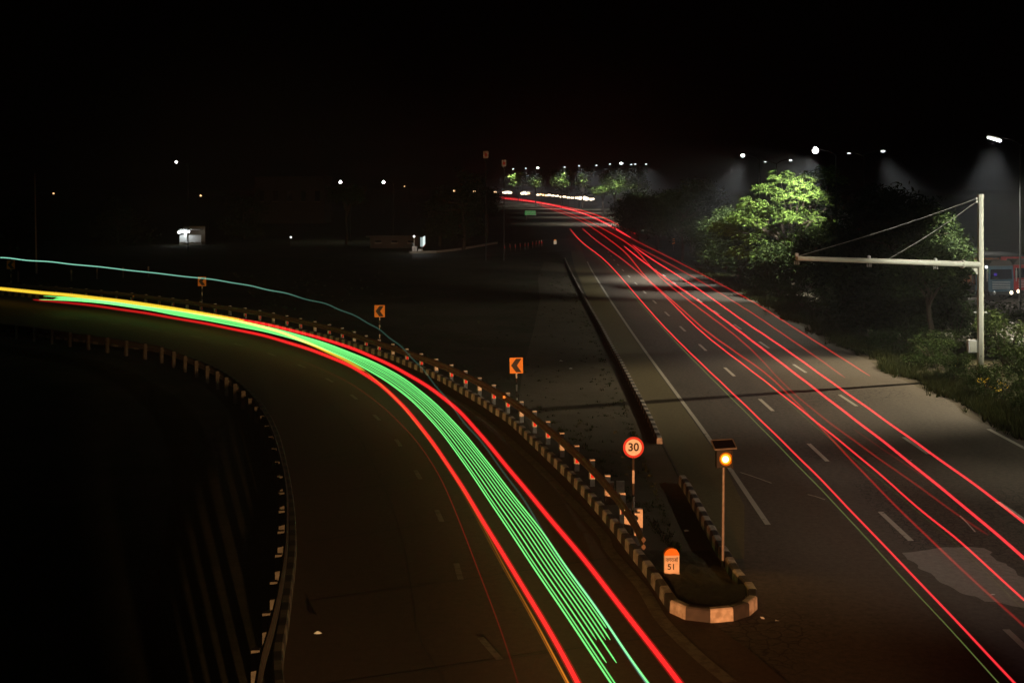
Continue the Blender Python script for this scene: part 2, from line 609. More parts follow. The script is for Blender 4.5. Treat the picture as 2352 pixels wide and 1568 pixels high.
kl += [Vector((-26, 72.5, 0)), Vector((-34, 79, 0)), Vector((-44, 86, 0)), Vector((-58, 92, 0)), Vector((-80, 96, 0))]
kl_s = smooth_path(catmull(kl, 6), 6)
right_bound = [Vector((8, 2, 0)), Vector((7, 10, 0)), Vector((6.2, 16.5, 0)), Vector((5.2, 21.5, 0)), Vector((4.4, 25, 0))] + kr
rb = smooth_path(catmull(right_bound, 4), 4)
a = resample(kl_s, n=120); b_ = resample(rb, n=120)
# re-pair by fraction so that the quads run square to the road
mb = MB()
for i in range(119):
    mb.face([(a[i].x, a[i].y, .012), (b_[i].x, b_[i].y, .012), (b_[i + 1].x, b_[i + 1].y, .012), (a[i + 1].x, a[i + 1].y, .012)])
tag(mb.build('ramp_road', M['concrete_road']), kind='structure')
# slab joints of the ramp
mb = MB()
for i in range(14, 110, 4):
    d = (b_[i] - a[i]).normalized(); n_ = Vector((-d.y, d.x, 0)) * .025
    s, e = a[i] + d * .4, b_[i] - d * .3
    mb.face([(s - n_).to_tuple()[:2] + (.016,), (e - n_).to_tuple()[:2] + (.016,), (e + n_).to_tuple()[:2] + (.016,), (s + n_).to_tuple()[:2] + (.016,)])
for fr in (.33,):
    q = [a[i].lerp(b_[i], fr) for i in range(120)]
    nr = normals2d(q)
    for i in range(10, 110):
        mb.face([(q[i] - nr[i] * .011)[:2] + (.018,), (q[i + 1] - nr[i + 1] * .011)[:2] + (.018,),
                 (q[i + 1] + nr[i + 1] * .011)[:2] + (.018,), (q[i] + nr[i] * .011)[:2] + (.018,)])
tag(mb.build('slab_joints', M['joint']), kind='structure')


# ---- painted markings
def line_strip(mb, pts, w, z):
    nr = normals2d(pts)
    for i in range(len(pts) - 1):
        p, q, n1, n2 = pts[i], pts[i + 1], nr[i] * w / 2, nr[i + 1] * w / 2
        mb.face([(p.x - n1.x, p.y - n1.y, z), (q.x - n2.x, q.y - n2.y, z), (q.x + n2.x, q.y + n2.y, z), (p.x + n1.x, p.y + n1.y, z)][::-1])


mb = MB()
line_strip(mb, [Vector((xl(y), y, 0)) for y in [i * 1.5 for i in range(22, 100)]], .15, .014)
tag(mb.build('left_edge_line', M['line']), kind='structure')
mb = MB()
for k in range(-2, 16):
    for off, y0 in ((3.35, 40.6), (7.0, 41.7)):
        s = y0 + 9.1 * k
        if s < 20 or s > 175: continue
        line_strip(mb, [Vector((xl(y) + off, y, 0)) for y in (s, s + .9, s + 1.9, s + 2.8)], .15, .014)
tag(mb.build('lane_dashes', M['line']), kind='structure')
mb = MB()
line_strip(mb, [Vector((xl(y) + 10.6, y, 0)) for y in (6, 20, 30, 36, 40, 43, 46)], .16, .014)
tag(mb.build('right_edge_line', M['line']), kind='structure')
mb = MB()
line_strip(mb, [Vector((37.35, y, 0)) for y in (40, 80, 140, 260)], .14, .012)
line_strip(mb, [Vector((33.0, y, 0)) for y in (40, 80, 140, 260)], .14, .012)
line_strip(mb, [Vector((29.5, y, 0)) for y in (40, 80, 140, 260)], .12, .012)
tag(mb.build('service_road_lines', M['line']), kind='structure')
mb = MB()
rl = catmull([G(x, y) for x, y in [(1677, 1568), (1599, 1503), (1521, 1425), (1474, 1350), (1400, 1264), (1380, 1225), (1286, 1124),
                                   (1225, 1062), (1138, 985), (1063, 930), (980, 888)]], 6)
line_strip(mb, rl, .28, .020)
rm = [a[i].lerp(b_[i], .47) for i in range(120)]
for i in range(14, 80, 4):
    line_strip(mb, rm[i:i + 2], .14, .020)
tag(mb.build('ramp_markings', M['line_worn']), kind='structure')
mb = MB()
pp = [(2073, 1272), (2141, 1260), (2252, 1257), (2289, 1282), (2351, 1325), (2420, 1370), (2380, 1400), (2283, 1380), (2209, 1362),
      (2147, 1325), (2094, 1288)]
pw = smooth_path(catmull([G(x, y, .010) for x, y in pp + pp[:1]], 5), 1)[:-1]
_r = random.Random(8)
pw = [p + Vector((_r.gauss(0, .05), _r.gauss(0, .05), 0)) for p in resample(pw + pw[:1], step=.22)[:-1]]
mb.face(pw[::-1])
tag(mb.build('asphalt_patch', M['patch']), kind='structure')

mb = MB()
cr = [(1960, 1110), (2050, 1092), (2170, 1120), (2290, 1190), (2352, 1230), (2420, 1290), (2400, 1330), (2330, 1300), (2270, 1262), (2140, 1268), (2090, 1262), (2030, 1200)]
mb.face([G(x, y, .0075) for x, y in cr][::-1])
tag(mb.build('cracked_asphalt', road_mat('cracked_asphalt', (.028, .024, .018), (.105, .09, .07), .95, 2.2, always=True)), kind='structure')
# a few tar-dark repair seams and thin worn flecks on the highway
mb = MB()
for pts_, w_ in (([(1700, 1085), (1722, 1092), (1745, 1100), (1772, 1110)], .05), ([(1855, 1136), (1872, 1140), (1895, 1148)], .05),
                 ([(2205, 1185), (2222, 1202), (2240, 1222)], .04)):
    line_strip(mb, [G(x, y) for x, y in pts_], w_, .015)
tag(mb.build('paint_flecks', M['line']), kind='structure')

# ---- kerbs (black and white painted blocks)
def kerb(name, pts, step=.46, mats=('kerb_white', 'kerb_black'), prof=((-.11, 0), (-.10, .25), (-.07, .28), (.07, .28), (.10, .25), (.11, 0))):
    q = resample(pts, step=step)
    mb = MB()
    sweep(mb, q, list(prof), mi_fn=lambda i: i % 2)
    o = mb.build(name, [M[mats[0]], M[mats[1]]])
    return tag(o, kind='structure')


nose_px = [(1533, 1366), (1550, 1390), (1582, 1403), (1630, 1408), (1682, 1403), (1714, 1392), (1731, 1374), (1722, 1350),
           (1700, 1327), (1685, 1307), (1671, 1280), (1653, 1254), (1642, 1231), (1630, 1211), (1618, 1190), (1608, 1170),
           (1597, 1151), (1587, 1131), (1577, 1114), (1567, 1099)]
nose = [Vector((p.x, p.y, 0)) for p in (G(x, y, KZ) for x, y in nose_px)]
isl = smooth_path(catmull(list(reversed(kr)) + nose[1:], 4), 2)
kerb('island_kerb', isl)
_r = random.Random(3)
mb = MB()
NX, rows = 14, []
for j in range(22):
    y = 26.15 + j * .26
    xa = interp([(26, 3.9), (26.6, 3.55), (27.5, 3.55), (28.5, 3.35), (30, 3.05), (32, 2.7)], y)
    xb = interp([(26, 4.6), (26.6, 5.05), (27.5, 5.15), (28.5, 5.05), (30, 4.95), (32, 4.85)], y)
    hgt = .21 * max(0, min(1, (30.8 - y) / 2.6))
    row = []
    for i in range(NX + 1):
        t = i / NX
        row.append((xa + (xb - xa) * t, y, -.01 + hgt * (1 if t < .55 or y < 27.6 else max(0, 1 - (t - .55) * 2.2)) + _r.uniform(0, .045) * (hgt > 0)))
    rows.append(row)
for j in range(21):
    for i in range(NX):
        mb.face([rows[j][i], rows[j][i + 1], rows[j + 1][i + 1], rows[j + 1][i]])
tag(mb.build('island_soil', M['ground']), kind='structure')
mk = [Vector((p.x, p.y, 0)) for p in (G(x, y, KZ) for x, y in [(1515, 1008), (1505, 985), (1497, 966), (1472, 917), (1449, 874), (1427, 832),
      (1404, 792), (1377, 741), (1359, 711), (1344, 684), (1319, 639), (1304, 608), (1297, 592)])]
kerb('median_kerb', smooth_path(catmull(mk, 5), 3), prof=((-.10, 0), (-.09, .19), (-.07, .21), (.07, .21), (.09, .19), (.10, 0)))
kerb('inner_kerb', kl_s, mats=('kerb_shaded', 'kerb_black'))
mb = MB()
sweep(mb, [Vector(p) for p in (G(940, 582), G(1000, 581), G(1045, 576), G(1088, 569), G(1140, 560))], [(-.2, 0), (-.2, .3), (.2, .3), (.2, 0)])
tag(mb.build('concrete_kerb', M['wall']), kind='structure')


# ------------------------------------------------------------------ guard rails
def beam_profile(z0):
    # W-beam, lateral positive = away from the road
    pr = []
    for u, z in ((0, .0), (.045, .05), (.045, .09), (0, .14), (0, .17), (.045, .22), (.045, .26), (0, .31)):
        pr.append((-u, z0 + z))
    back = [(-u + .006, z) for u, z in reversed(pr)]
    return pr + back


def guard_rail(name, label, path, post_pts, side, top, ref=True):
    root = empty(name, path[0])
    inv = -Vector(path[0])
    mb = MB()
    z0 = top - .33
    pr = [(u * side, z) for u, z in beam_profile(z0)]
    sweep(mb, [p + inv for p in path], pr)
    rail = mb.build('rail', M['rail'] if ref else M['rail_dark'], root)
    for i, (p, nrm) in enumerate(post_pts):
        m2 = MB()
        ang = math.atan2(nrm.y, nrm.x)
        q = p + nrm * side * .13 + inv
        m2.box((q.x, q.y, (top + .012) / 2), (.15, .15, top + .012), ang)
        m2.box((p.x + nrm.x * side * .04 + inv.x, p.y + nrm.y * side * .04 + inv.y, z0 + .15), (.06, .12, .26), ang)
        po = m2.build('post', M['post_white'] if ref else M['post_shaded'], root)
        if ref and i % 3 != 2:
            m3 = MB()
            # red tape on the face towards oncoming traffic
            t = Vector((-nrm.y, nrm.x, 0))
            if t.y > 0: t = -t
            c = q + t * .082
            m3.box((c.x, c.y, z0 - .13), (.10, .012, .16), math.atan2(t.y, t.x) + math.pi / 2)
            m3.build('reflector', M['red_refl'], po)
    return root


def posts_every(path, step, skip=0.0):
    q = resample(path, step=step)
    n = normals2d(q)
    return list(zip(q, n))


# outer rail, a metre behind the island kerb
RR_PX = [(1478, 1245), (1454, 1194), (1403, 1124), (1349, 1065), (1286, 1008), (1232, 963), (1176, 921), (1110, 883), (1038, 848), (988, 829),
         (938, 811), (888, 794), (838, 778), (788, 761), (738, 748), (662, 732), (588, 717), (513, 706), (438, 695), (370, 686), (300, 677), (175, 666),
         (90, 659), (0, 654)]
RT = .80
rr = [Vector((p.x, p.y, 0)) for p in (G(x, y, RT - .15) for x, y in RR_PX)]
rr += [Vector((-56, 115, 0)), Vector((-72, 118, 0))]
rr = smooth_path(catmull(rr, 5), 5)
outer = guard_rail('guard_rail', '', rr, posts_every(rr, 2.02)[1:], -1, RT)
tag(outer, 'long rusty steel crash barrier on white posts along the outer edge of the curving ramp', 'guard rail', 'crash barriers along the ramp')
inv = -Vector(rr[0])
for x, y in [(307, 680), (629, 722), (911, 797), (1158, 911)]:
    p = G(x, y, RT - .12) + inv
    m2 = MB(); m2.box((p.x, p.y - .05, RT - .12), (.10, .05, .10))
    m2.build('amber_reflector', M['amber'], outer)

rll_px = [(590, 1568), (618, 1467), (640, 1370), (655, 1280), (659, 1205), (657, 1119), (640, 1044), (622, 985), (596, 940), (566, 905), (535, 880), (498, 855),
          (450, 832), (400, 812), (350, 797)]
rl_ = [Vector((p.x, p.y, 0)) for p in (G(x, y, .65) for x, y in rll_px)]
rl_ = [Vector((-1.5, 9, 0)), Vector((-3.2, 15, 0))] + rl_ + [Vector((-25, 70, 0)), Vector((-34, 77, 0)), Vector((-45, 84, 0))]
rl_ = smooth_path(catmull(rl_, 5), 6)
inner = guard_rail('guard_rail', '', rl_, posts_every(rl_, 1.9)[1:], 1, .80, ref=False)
tag(inner, 'dark crash barrier with pale posts on the inner left side of the ramp', 'guard rail', 'crash barriers along the ramp')

# two end plates where the outer rail stops
for (x, y), lb in (((1425, 1158), 'upper of two pale concrete end blocks behind the barrier left of the round sign post'),
                   ((1466, 1226), 'lower pale concrete end block behind the tail of the barrier near the milestone')):
    p = G(x, y)
    o = empty('end_block', (p.x, p.y, 0))
    tag(o, lb, 'concrete block', 'end blocks behind the barrier')
    m2 = MB(); m2.box((0, 0, .33), (.22, .14, .66)); m2.build('right_block', M['post_white'], o)
    m2 = MB(); m2.box((-.27, .1, .31), (.18, .14, .62)); m2.build('left_block', M['post_white'], o)


# ------------------------------------------------------------------ signs
def text_mesh(name, body, size, loc, material, parent, bold=0.0, xs=1.0):
    cu = bpy.data.curves.new(name, 'FONT')
    cu.body = body
    cu.size = size
    cu.align_x = 'CENTER'
    cu.align_y = 'CENTER'
    cu.offset = bold
    cu.extrude = .004
    tmp = bpy.data.objects.new(name, cu)
    COL.objects.link(tmp)
    bpy.context.view_layer.update()
    me = bpy.data.meshes.new_from_object(tmp.evaluated_get(bpy.context.evaluated_depsgraph_get()))
    bpy.data.objects.remove(tmp)
    me.name = name
    me.materials.clear()
    me.materials.append(material)
    o = bpy.data.objects.new(name, me)
    COL.objects.link(o)
    o.parent = parent
    o.location = loc
    o.rotation_euler = (R(90), 0, 0)
    o.scale = (xs, 1, 1)
    return o


def banded_post(root, h, r=.035, start_dark=True, step=.36):
    mb = MB()
    z, k = 0.0, 0
    top_down = []
    z = h
    dark = start_dark
    segs = []
    while z > 0:
        z2 = max(0, z - step)
        segs.append((z2, z, 1 if dark else 0))
        z = z2; dark = not dark
    for z0, z1, mi in segs:
        mb.tube([(0, .03, z0), (0, .03, z1)], r, 10, mi, cap=(z1 == h))
    return mb.build('post', [M['post_white'], M['sign_black']], root)


def chevron_sign(loc, label, w_, h_, zc, rz=0.0, lean=0.0):
    root = empty('chevron_sign', loc, rz)
    tag(root, label, 'road sign', 'orange chevron signs along the ramp')
    root.rotation_euler = (0, lean, rz)
    banded_post(root, zc, .033, True, .27)
    mb = MB()
    mb.box((0, 0, zc), (w_, .02, h_))
    bd = mb.build('board', M['sign_orange'], root)
    mb = MB()
    W2, H2 = w_ / 2 * .86, h_ / 2 * .86
    # chevron pointing left
    out = [(W2 * .92, H2), (-W2 * .05, H2), (-W2 * .95, 0), (-W2 * .05, -H2), (W2 * .92, -H2), (W2 * .1, 0)]
    mb.prism([(x, zc + z) for x, z in out], -.018, -.012)
    mb.build('arrow', M['sign_black'], bd)
    mb = MB()
    e = .012
    for cx, cz, sx, sz in ((0, h_ / 2 - e, w_, e * 2), (0, -h_ / 2 + e, w_, e * 2), (w_ / 2 - e, 0, e * 2, h_ - e * 4), (-w_ / 2 + e, 0, e * 2, h_ - e * 4)):
        mb.box((cx, -.014, zc + cz), (sx, .012, sz))
    mb.build('border', M['sign_orange'], bd)
    return root


c4 = G(1187, 918)
chevron_sign((c4.x, c4.y, 0), 'nearest and largest orange chevron sign with black arrow, just above the barrier right of centre', .56, .66,
             H - (839 - YH) * c4.y / F, R(4), R(-.8))
c3 = G(872, 783)
chevron_sign((c3.x, c3.y, 0), 'bright orange chevron sign on banded post, second from the right, beside the teal streak', .60, .70,
             H - (714.5 - YH) * c3.y / F, R(3))
c2 = G(464, 705)
chevron_sign((c2.x, c2.y, 0), 'dim orange chevron sign crossed by the teal streak, second from the left', .60, .70,
             H - (646 - YH) * c2.y / F, R(8))
c1 = G(25, 668)
chevron_sign((c1.x, c1.y, 0), 'farthest and dimmest orange chevron sign at the left edge of the picture', .68, .74,
             H - (608 - YH) * c1.y / F, R(12))

# round speed limit sign
p = G(1455, 1190)
root = empty('speed_limit_sign', (p.x, p.y, 0), R(3))
tag(root, 'round white 30 speed limit sign with red rim on a black and white post', 'road sign')
zc = H - (1027 - YH) * p.y / F
banded_post(root, zc - .26, .035, True, .36)
mb = MB()
def disc(mb, r0, y0, y1, zc, n=40, mi=0):
    mb.prism([(r0 * math.cos(2 * math.pi * k / n), zc + r0 * math.sin(2 * math.pi * k / n)) for k in range(n)], y0, y1, mi)
disc(mb, .285, -.004, .01, zc)
rim = mb.build('red_rim', M['red'], root)
mb = MB(); disc(mb, .222, -.008, -.0045, zc); face = mb.build('white_face', M['sign_white'], root)
text_mesh('number', '30', .30, (0, -.011, zc), M['sign_black'], face, .008, 1.0)
mb = MB(); mb.box((0, .025, zc), (.05, .03, .5)); mb.build('bracket', M['steel'], root)

# solar amber blinker
p = G(1660, 1305)
root = empty('solar_blinker', (p.x, p.y, 0))
tag(root, 'solar powered amber warning lamp glowing on a slim steel pole at island kerb', 'warning light')
zl = H - (1053 - YH) * p.y / F
mb = MB(); mb.tube([(0, 0, 0), (.02, 0, zl - .2)], .034, 12); mb.tube([(0, 0, 0), (0, 0, .02)], .09, 12)
mb.build('pole', M['steel'], root)
mb = MB(); mb.box((.03, .06, zl), (.37, .16, .42))
for s_ in (-1, 1):
    mb.box((.03 + s_ * .18, -.06, zl), (.015, .09, .42))
mb.box((.03, -.06, zl + .215), (.37, .09, .012))
hs = mb.build('housing', M['lamp_post'], root)
mb = MB()
mb.ball((.06, -.05, zl), .088, 20, (1, .35, 1))
lmp = mb.build('lamp', M['amber_lamp'], root)
mb = MB(); mb.ball((.068, -.035, zl), .128, 20, (1, .3, 1)); mb.build('lens', lamp_mat('amber_lens', (1.0, .40, .02), 1.7), lmp)
mb = MB(); mb.ball((.075, -.02, zl - .005), .158, 20, (1, .28, 1)); mb.build('lens_ring', M['amber_side'], root)
mb = MB()
rt = Matrix.Rotation(R(22), 3, 'X') @ Matrix.Rotation(R(6), 3, 'Z')
mb.box((.02, -.02, zl + .34), (.50, .36, .02), rot=rt)
sp = mb.build('solar_panel', M['solar'], root)
mb = MB()
for sx, sy, lx, ly in ((0, -.185, .53, .025), (0, .185, .53, .025), (-.26, 0, .025, .34), (.26, 0, .025, .34)):
    c = Vector((.02, -.02, zl + .34)) + rt @ Vector((sx, sy, 0))
    mb.box(c, (lx, ly, .035), rot=rt)
mb.build('panel_frame', M['steel'], sp)
mb = MB(); mb.tube([(.02, 0, zl + .2), (.02, 0, zl + .33)], .02, 8); mb.build('bracket', M['steel'], root)
bl = bpy.data.lights.new('blinker_light', 'SPOT'); bl.energy = 60; bl.spot_size = R(165); bl.spot_blend = .6; bl.color = (1, .5, .1); bl.shadow_soft_size = .12
bo = bpy.data.objects.new('blinker_light', bl); COL.objects.link(bo); bo.parent = root; bo.location = (.06, -.2, zl); bo.rotation_euler = (R(-70), 0, 0)

# milestones
def milestone(loc, label, s=1.0, text=True):
    root = empty('milestone', loc, R(2))
    tag(root, label, 'milestone')
    w2, hz, ht = .17 * s, .463 * s, .62 * s
    low = [(-w2, 0), (w2, 0), (w2, hz), (-w2, hz)]
    mb = MB(); mb.prism(low, -.07 * s, .07 * s); st = mb.build('stone', M['stone_white'], root)
    arc = [(w2 * math.cos(math.pi * k / 16), hz + .002 + (ht - hz) * math.sin(math.pi * k / 16)) for k in range(17)]
    mb = MB(); mb.prism(arc, -.07 * s, .07 * s); mb.build('orange_cap', M['orange'], root)
    mb = MB(); mb.box((0, 0, .03), (w2 * 2.1, .18 * s, .06)); mb.build('base', M['stone_white'], root)
    if text:
        text_mesh('place_name', '\u091c\u0917\u0930\u093e\u0913\u0902', .125, (0, -.0735, .365), M['sign_black'], st, .0018, .74)
        text_mesh('number', '51', .185, (-.01, -.0735, .205), M['sign_black'], st, .003)
    return root


p = G(1542, 1320, .17)
milestone((p.x, p.y, .17), 'white milestone with orange rounded top and the number 51 beside the barrier end')
p = G(1275, 561)
milestone((p.x, p.y, 0), 'small distant pale milestone by the side road junction behind the red posts', 1.25, False)

# hazard marker on the right verge
p = G(1547, 575)
root = empty('hazard_marker', (p.x, p.y, 0))
tag(root, 'narrow black board with orange slanted stripes on the dark right verge', 'hazard marker')
mb = MB(); mb.tube([(0, .03, 0), (0, .03, 1.3)], .03, 8); mb.build('post', M['steel'], root)
mb = MB(); mb.box((0, 0, 1.2), (.42, .02, .95)); bd = mb.build('board', M['sign_black'], root)
for k in range(3):
    mb = MB()
    z = .86 + k * .29
    mb.prism([(-.19, z), (.19, z + .13), (.19, z + .27), (-.19, z + .14)], -.02, -.012)
    mb.build('stripe', M['sign_orange'], bd)

# green direction sign
p = G(1218, 506)
root = empty('direction_sign', (p.x, p.y, 0))
tag(root, 'small green direction sign board with white text lines beside the far highway', 'road sign')
zc = H - (489 - YH) * p.y / F
for sx in (-1.0, 1.0):
    mb = MB(); mb.tube([(sx, .06, 0), (sx, .06, zc)], .06, 8); mb.build('post', M['steel'], root)
mb = MB(); mb.box((0, 0, zc), (2.9, .05, 1.2)); bd = mb.build('board', M['sign_green'], root)
random.seed(5)
for k, zz in enumerate((.42, .02, -.42)):
    mb = MB()
    x = -1.25
    while x < 1.15:
        ww = random.uniform(.15, .4) if k != 2 else .5
        mb.box((x + ww / 2, -.04, zc + zz), (ww, .01, .13 if k != 1 else .1))
        x += ww + random.uniform(.06, .16)
    mb.build('text_line', M['sign_white'], bd)

# dark signboard seen from behind on two legs, right verge
p = G(2199, 772)
root = empty('sign_back', (p.x, p.y, 0), R(6))
tag(root, 'dark blank board on two thin legs standing between shrubs and service road', 'road sign')
for sx in (-.1, .52):
    mb = MB(); mb.tube([(sx, 0, 0), (sx, 0, 1.2)], .03, 8); mb.build('leg', M['dark'], root)
mb = MB(); mb.box((-.05, .03, 1.75), (1.42, .04, 1.75)); mb.build('board', M['sign_black'], root)

# two tall dim hanging boards in the middle distance
for (x, y), ww, hh, lb in (((1116, 355.5), 12, 16, 'higher left one of two small dim red boards on slim masts against the night sky'),
                           ((1157.5, 375), 10, 15, 'lower right one of two small dim orange boards on slim masts, with a dark mark')):
    Yd = 150.0
    c = P(x, y, Yd)
    root = empty('mast_board', (c.x, c.y, 0))
    tag(root, lb, 'sign board', 'small boards on tall masts')
    mb = MB(); mb.tube([(0, .08, 0), (0, .08, c.z + .3)], [.06, .04], 8); mb.build('mast', M['dark'], root)
    mb = MB(); mb.box((0, 0, c.z), (ww * Yd / F, .04, hh * Yd / F)); bd = mb.build('board', M['post_white'], root)
    mb = MB(); mb.prism([(-.12, c.z - .2), (.14, c.z - .22), (.12, c.z + .1), (0, c.z + .24), (-.12, c.z + .1)], -.04, -.025)
    mb.build('emblem', M['red'], bd)

# row of small red-white posts by the junction
dp = [(1160, 573), (1172, 571), (1184, 571), (1195, 569), (1206, 568), (1213, 567), (1223, 564), (1231, 563), (1238, 562), (1245, 561)]
for i, (x, y) in enumerate(dp):
    p = G(x, y + 5)
    root = empty('delineator_post', (p.x, p.y, 0))
    root.rotation_euler = (0, R((i * 37) % 9 - 4), 0)
    tag(root, 'small red and white marker post leaning in the short row by the side road junction', 'marker post', 'red and white posts at the junction')
    mb = MB(); mb.tube([(0, 0, 0), (0, 0, .45)], .06, 8); mb.build('post', M['wall_dark'], root)
    mb = MB(); mb.tube([(0, 0, .45), (0, 0, .8)], .065, 8); mb.build('red_band', M['red'], root)
    mb = MB(); mb.tube([(0, 0, .8), (0, 0, .95)], .063, 8); mb.build('white_tip', M['kerb_white'], root)

# pale stub posts in the left background
for i, (x, y) in enumerate([(42, 648), (164, 645), (223, 641), (283, 638), (341, 636)]):
    p = G(x, y)
    o = empty('fence_post', (p.x, p.y, 0))
    tag(o, 'thin grey post in the faint row beyond the barrier at far left', 'fence post', 'posts of the far left fence row')
    mb = MB(); mb.box((0, 0, .5), (.12, .12, 1.0)); mb.build('post', M['wall'], o)
    mb = MB(); mb.prism([(-.08, 1.0), (.08, 1.0), (0, 1.06)], -.08, .08); mb.build('cap', M['wall'], o)

# ------------------------------------------------------------------ height gauge gantry on the right
GY = 58.0
gx = (2252 - 1176) * GY / F
root = empty('height_gantry', (gx, GY, 0))
tag(root, 'cream steel mast with a long horizontal arm held by two stay wires over the highway', 'gantry')
ztop = H - (446 - YH) * GY / F
mb = MB()
mb.tube([(0, 0, 0), (0, 0, ztop - .22)], [.165, .140], 8)
mb.tube([(0, 0, ztop - .22), (0, 0, ztop)], .165, 8)
mb.tube([(0, 0, .0), (0, 0, .05)], .32, 8)
mb.build('mast', M['cream'], root)
tip = P(1830, 593, 54.6) - root.location
jn = P(2246, 607.5, GY) - root.location
mb = MB()
mb.tube([(jn.x + .12, jn.y, jn.z), (tip.x, tip.y, tip.z)], [.135, .10], 12)
arm = mb.build('arm', M['cream'], root, smooth=False)
ax = (tip - jn).normalized()
fl = jn.lerp(tip, .09)
mb = MB(); mb.tube([fl - ax * .05, fl + ax * .05], .2, 14); mb.build('flange', M['cream'], arm)
mb = MB()
for k in range(8):
    th = 2 * math.pi * k / 8
    q = fl + Vector((0, math.cos(th) * .165, math.sin(th) * .165))
    mb.tube([q - ax * .08, q + ax * .08], .018, 6)
mb.build('bolts', M['dark'], arm)
for tt in (1.0, .615, .245):
    q = jn.lerp(tip, tt)
    m2 = MB()
    m2.box((q.x, q.y, q.z + .13), (.12, .16, .12)); m2.ball((q.x, q.y, q.z + .19), .085, 10, (1, 1, .6))
    mt = m2.build('cap_mount', M['white'], arm)
    m2 = MB()
    for dx in (-.09, 0, .08):
        m2.box((q.x + dx, q.y - .02, q.z - .2), (.035, .05, .16))
    m2.build('hanger', M['galv'], mt)
for (x0, y0), tt in (((2243, 456), .99), ((2243, 463), .51)):
    s, e = P(x0, y0, GY) - root.location, jn.lerp(tip, tt) + Vector((0, 0, .1))
    m2 = MB()
    pts = [s.lerp(e, t / 10) - Vector((0, 0, .10 * math.sin(math.pi * t / 10))) for t in range(11)]
    m2.tube(pts, .018, 6)
    c = pts[6]; m2.tube([c - (e - s).normalized() * .12, c + (e - s).normalized() * .12], .03, 6)
    m2.build('stay_wire', M['galv'], root)
    m2 = MB(); m2.box(s + Vector((.03, 0, 0)), (.12, .06, .1)); m2.build('wire_bracket', M['cream'], root)
mb = MB(); mb.prism([(-.14, jn.z - .14), (-.42, jn.z - .14), (-.14, jn.z - .5)], -.02, .02); mb.build('gusset', M['cream'], root)
bx = P(2234, 795, GY - .1) - root.location
mb = MB(); mb.box((bx.x, 0, bx.z), (.38, .26, .58)); cb = mb.build('control_box', M['white'], root)
mb = MB(); mb.box((bx.x + .02, -.14, bx.z - .01), (.30, .02, .5)); mb.build('box_door', M['cream'], cb)
for sx in (-1, 1):
    m2 = MB(); m2.box((sx * .25, 0, H - (717 - YH) * GY / F), (.10, .06, .06)); m2.build('clamp', M['white'], root)

# utility pole far left
p = G(84, 628)
root = empty('utility_pole', (p.x, p.y, 0)); root.rotation_euler = (0, R(-1.1), 0)
tag(root, 'tall thin bare pole standing alone at far left, catching warm light', 'pole')
mb = MB(); mb.tube([(0, 0, 0), (0, 0, 10.3)], [.10, .06], 10); mb.build('shaft', M['post_white'], root)
mb = MB(); mb.tube([(-.5, 0, 9.9), (.5, 0, 9.9)], .04, 8); mb.build('crossarm', M['steel'], root)

# ------------------------------------------------------------------ street lamps
def street_lamp(x, y, Y, side, label, group, power, lens='lens', hw=.8, cone=115, tilt=0, color=(1, .97, .86), base_r=.07, blend=.7, soft=.25, two=None, lz=.45, aim=None, aim2=None):
    h = P(x, y, Y)
    root = empty('street_lamp', (h.x - side * 1.6, h.y, 0))
    tag(root, label, 'street lamp', group)
    hz = h.z
    mb = MB()
    mb.tube([(0, 0, 0), (0, 0, hz - .4)], [base_r, base_r * .55], 8)
    mb.build('pole', M['lamp_post'], root)
    mb = MB()
    mb.tube([(0, 0, hz - .4), (side * .5, 0, hz - .1), (side * 1.2, 0, hz + .06)], .035, 6)
    mb.build('arm', M['lamp_post'], root)
    mb = MB()
    mb.box((side * 1.6, 0, hz + (.09 if lz >= .2 else .12)), (hw, .3, .1), rot=Matrix.Rotation(R(0 if lz >= .2 else 14), 3, 'Y'))
    hd = mb.build('head', M['steel'], root)
    mb = MB()
    if lz < .2:
        mb.tube([(side * 1.6 - .42, 0, hz + .06), (side * 1.6 + .38, 0, hz - .16)], [.05, .075], 10)
    else:
        mb.ball((side * 1.6, 0, hz - .02), .5, 14, (hw * .85, .5, max(.14, min(hw * lz, .9))))
    mb.build('lens', M[lens], hd)
    if two:
        m2 = MB()
        m2.tube([(0, 0, hz - .45), (-side * .5, 0, hz - .25), (-side * 1.0, 0, hz - .15)], .035, 6)
        m2.build('arm', M['steel'], root)
        m2 = MB(); m2.box((-side * 1.3, 0, hz - .12), (.5, .25, .1)); h2 = m2.build('head', M['steel'], root)
        m2 = MB(); m2.box((-side * 1.3, 0, hz - .2), (.22, .2, .05)); m2.build('lens', M['lens_dim'], h2)
    if power > 0:
        ld = bpy.data.lights.new('lamp_light', 'SPOT')
        ld.energy = power; ld.color = color; ld.spot_size = R(cone); ld.spot_blend = blend
        ld.shadow_soft_size = soft
        lo = bpy.data.objects.new('lamp_light', ld)
        COL.objects.link(lo); lo.parent = root
        lo.location = (side * 1.6, 0, hz - .08 - .5 * max(.14, min(hw * lz, .9)))
        lo.rotation_euler = (0, R(tilt), 0)
        if aim2:
            l2 = bpy.data.lights.new('lamp_light', 'SPOT')
            l2.energy = aim2[3]; l2.color = (1, .90, .68); l2.spot_size = R(aim2[4]); l2.spot_blend = .5; l2.shadow_soft_size = soft
            lo2 = bpy.data.objects.new('lamp_light', l2)
            COL.objects.link(lo2); lo2.parent = root; lo2.location = lo.location
            lo2.rotation_euler = (Vector(aim2[:3]) - (root.location + lo.location)).to_track_quat('-Z', 'Y').to_euler()
        if aim:
            d = Vector(aim) - (root.location + lo.location)
            lo.rotation_euler = d.to_track_quat('-Z', 'Y').to_euler()
    return root


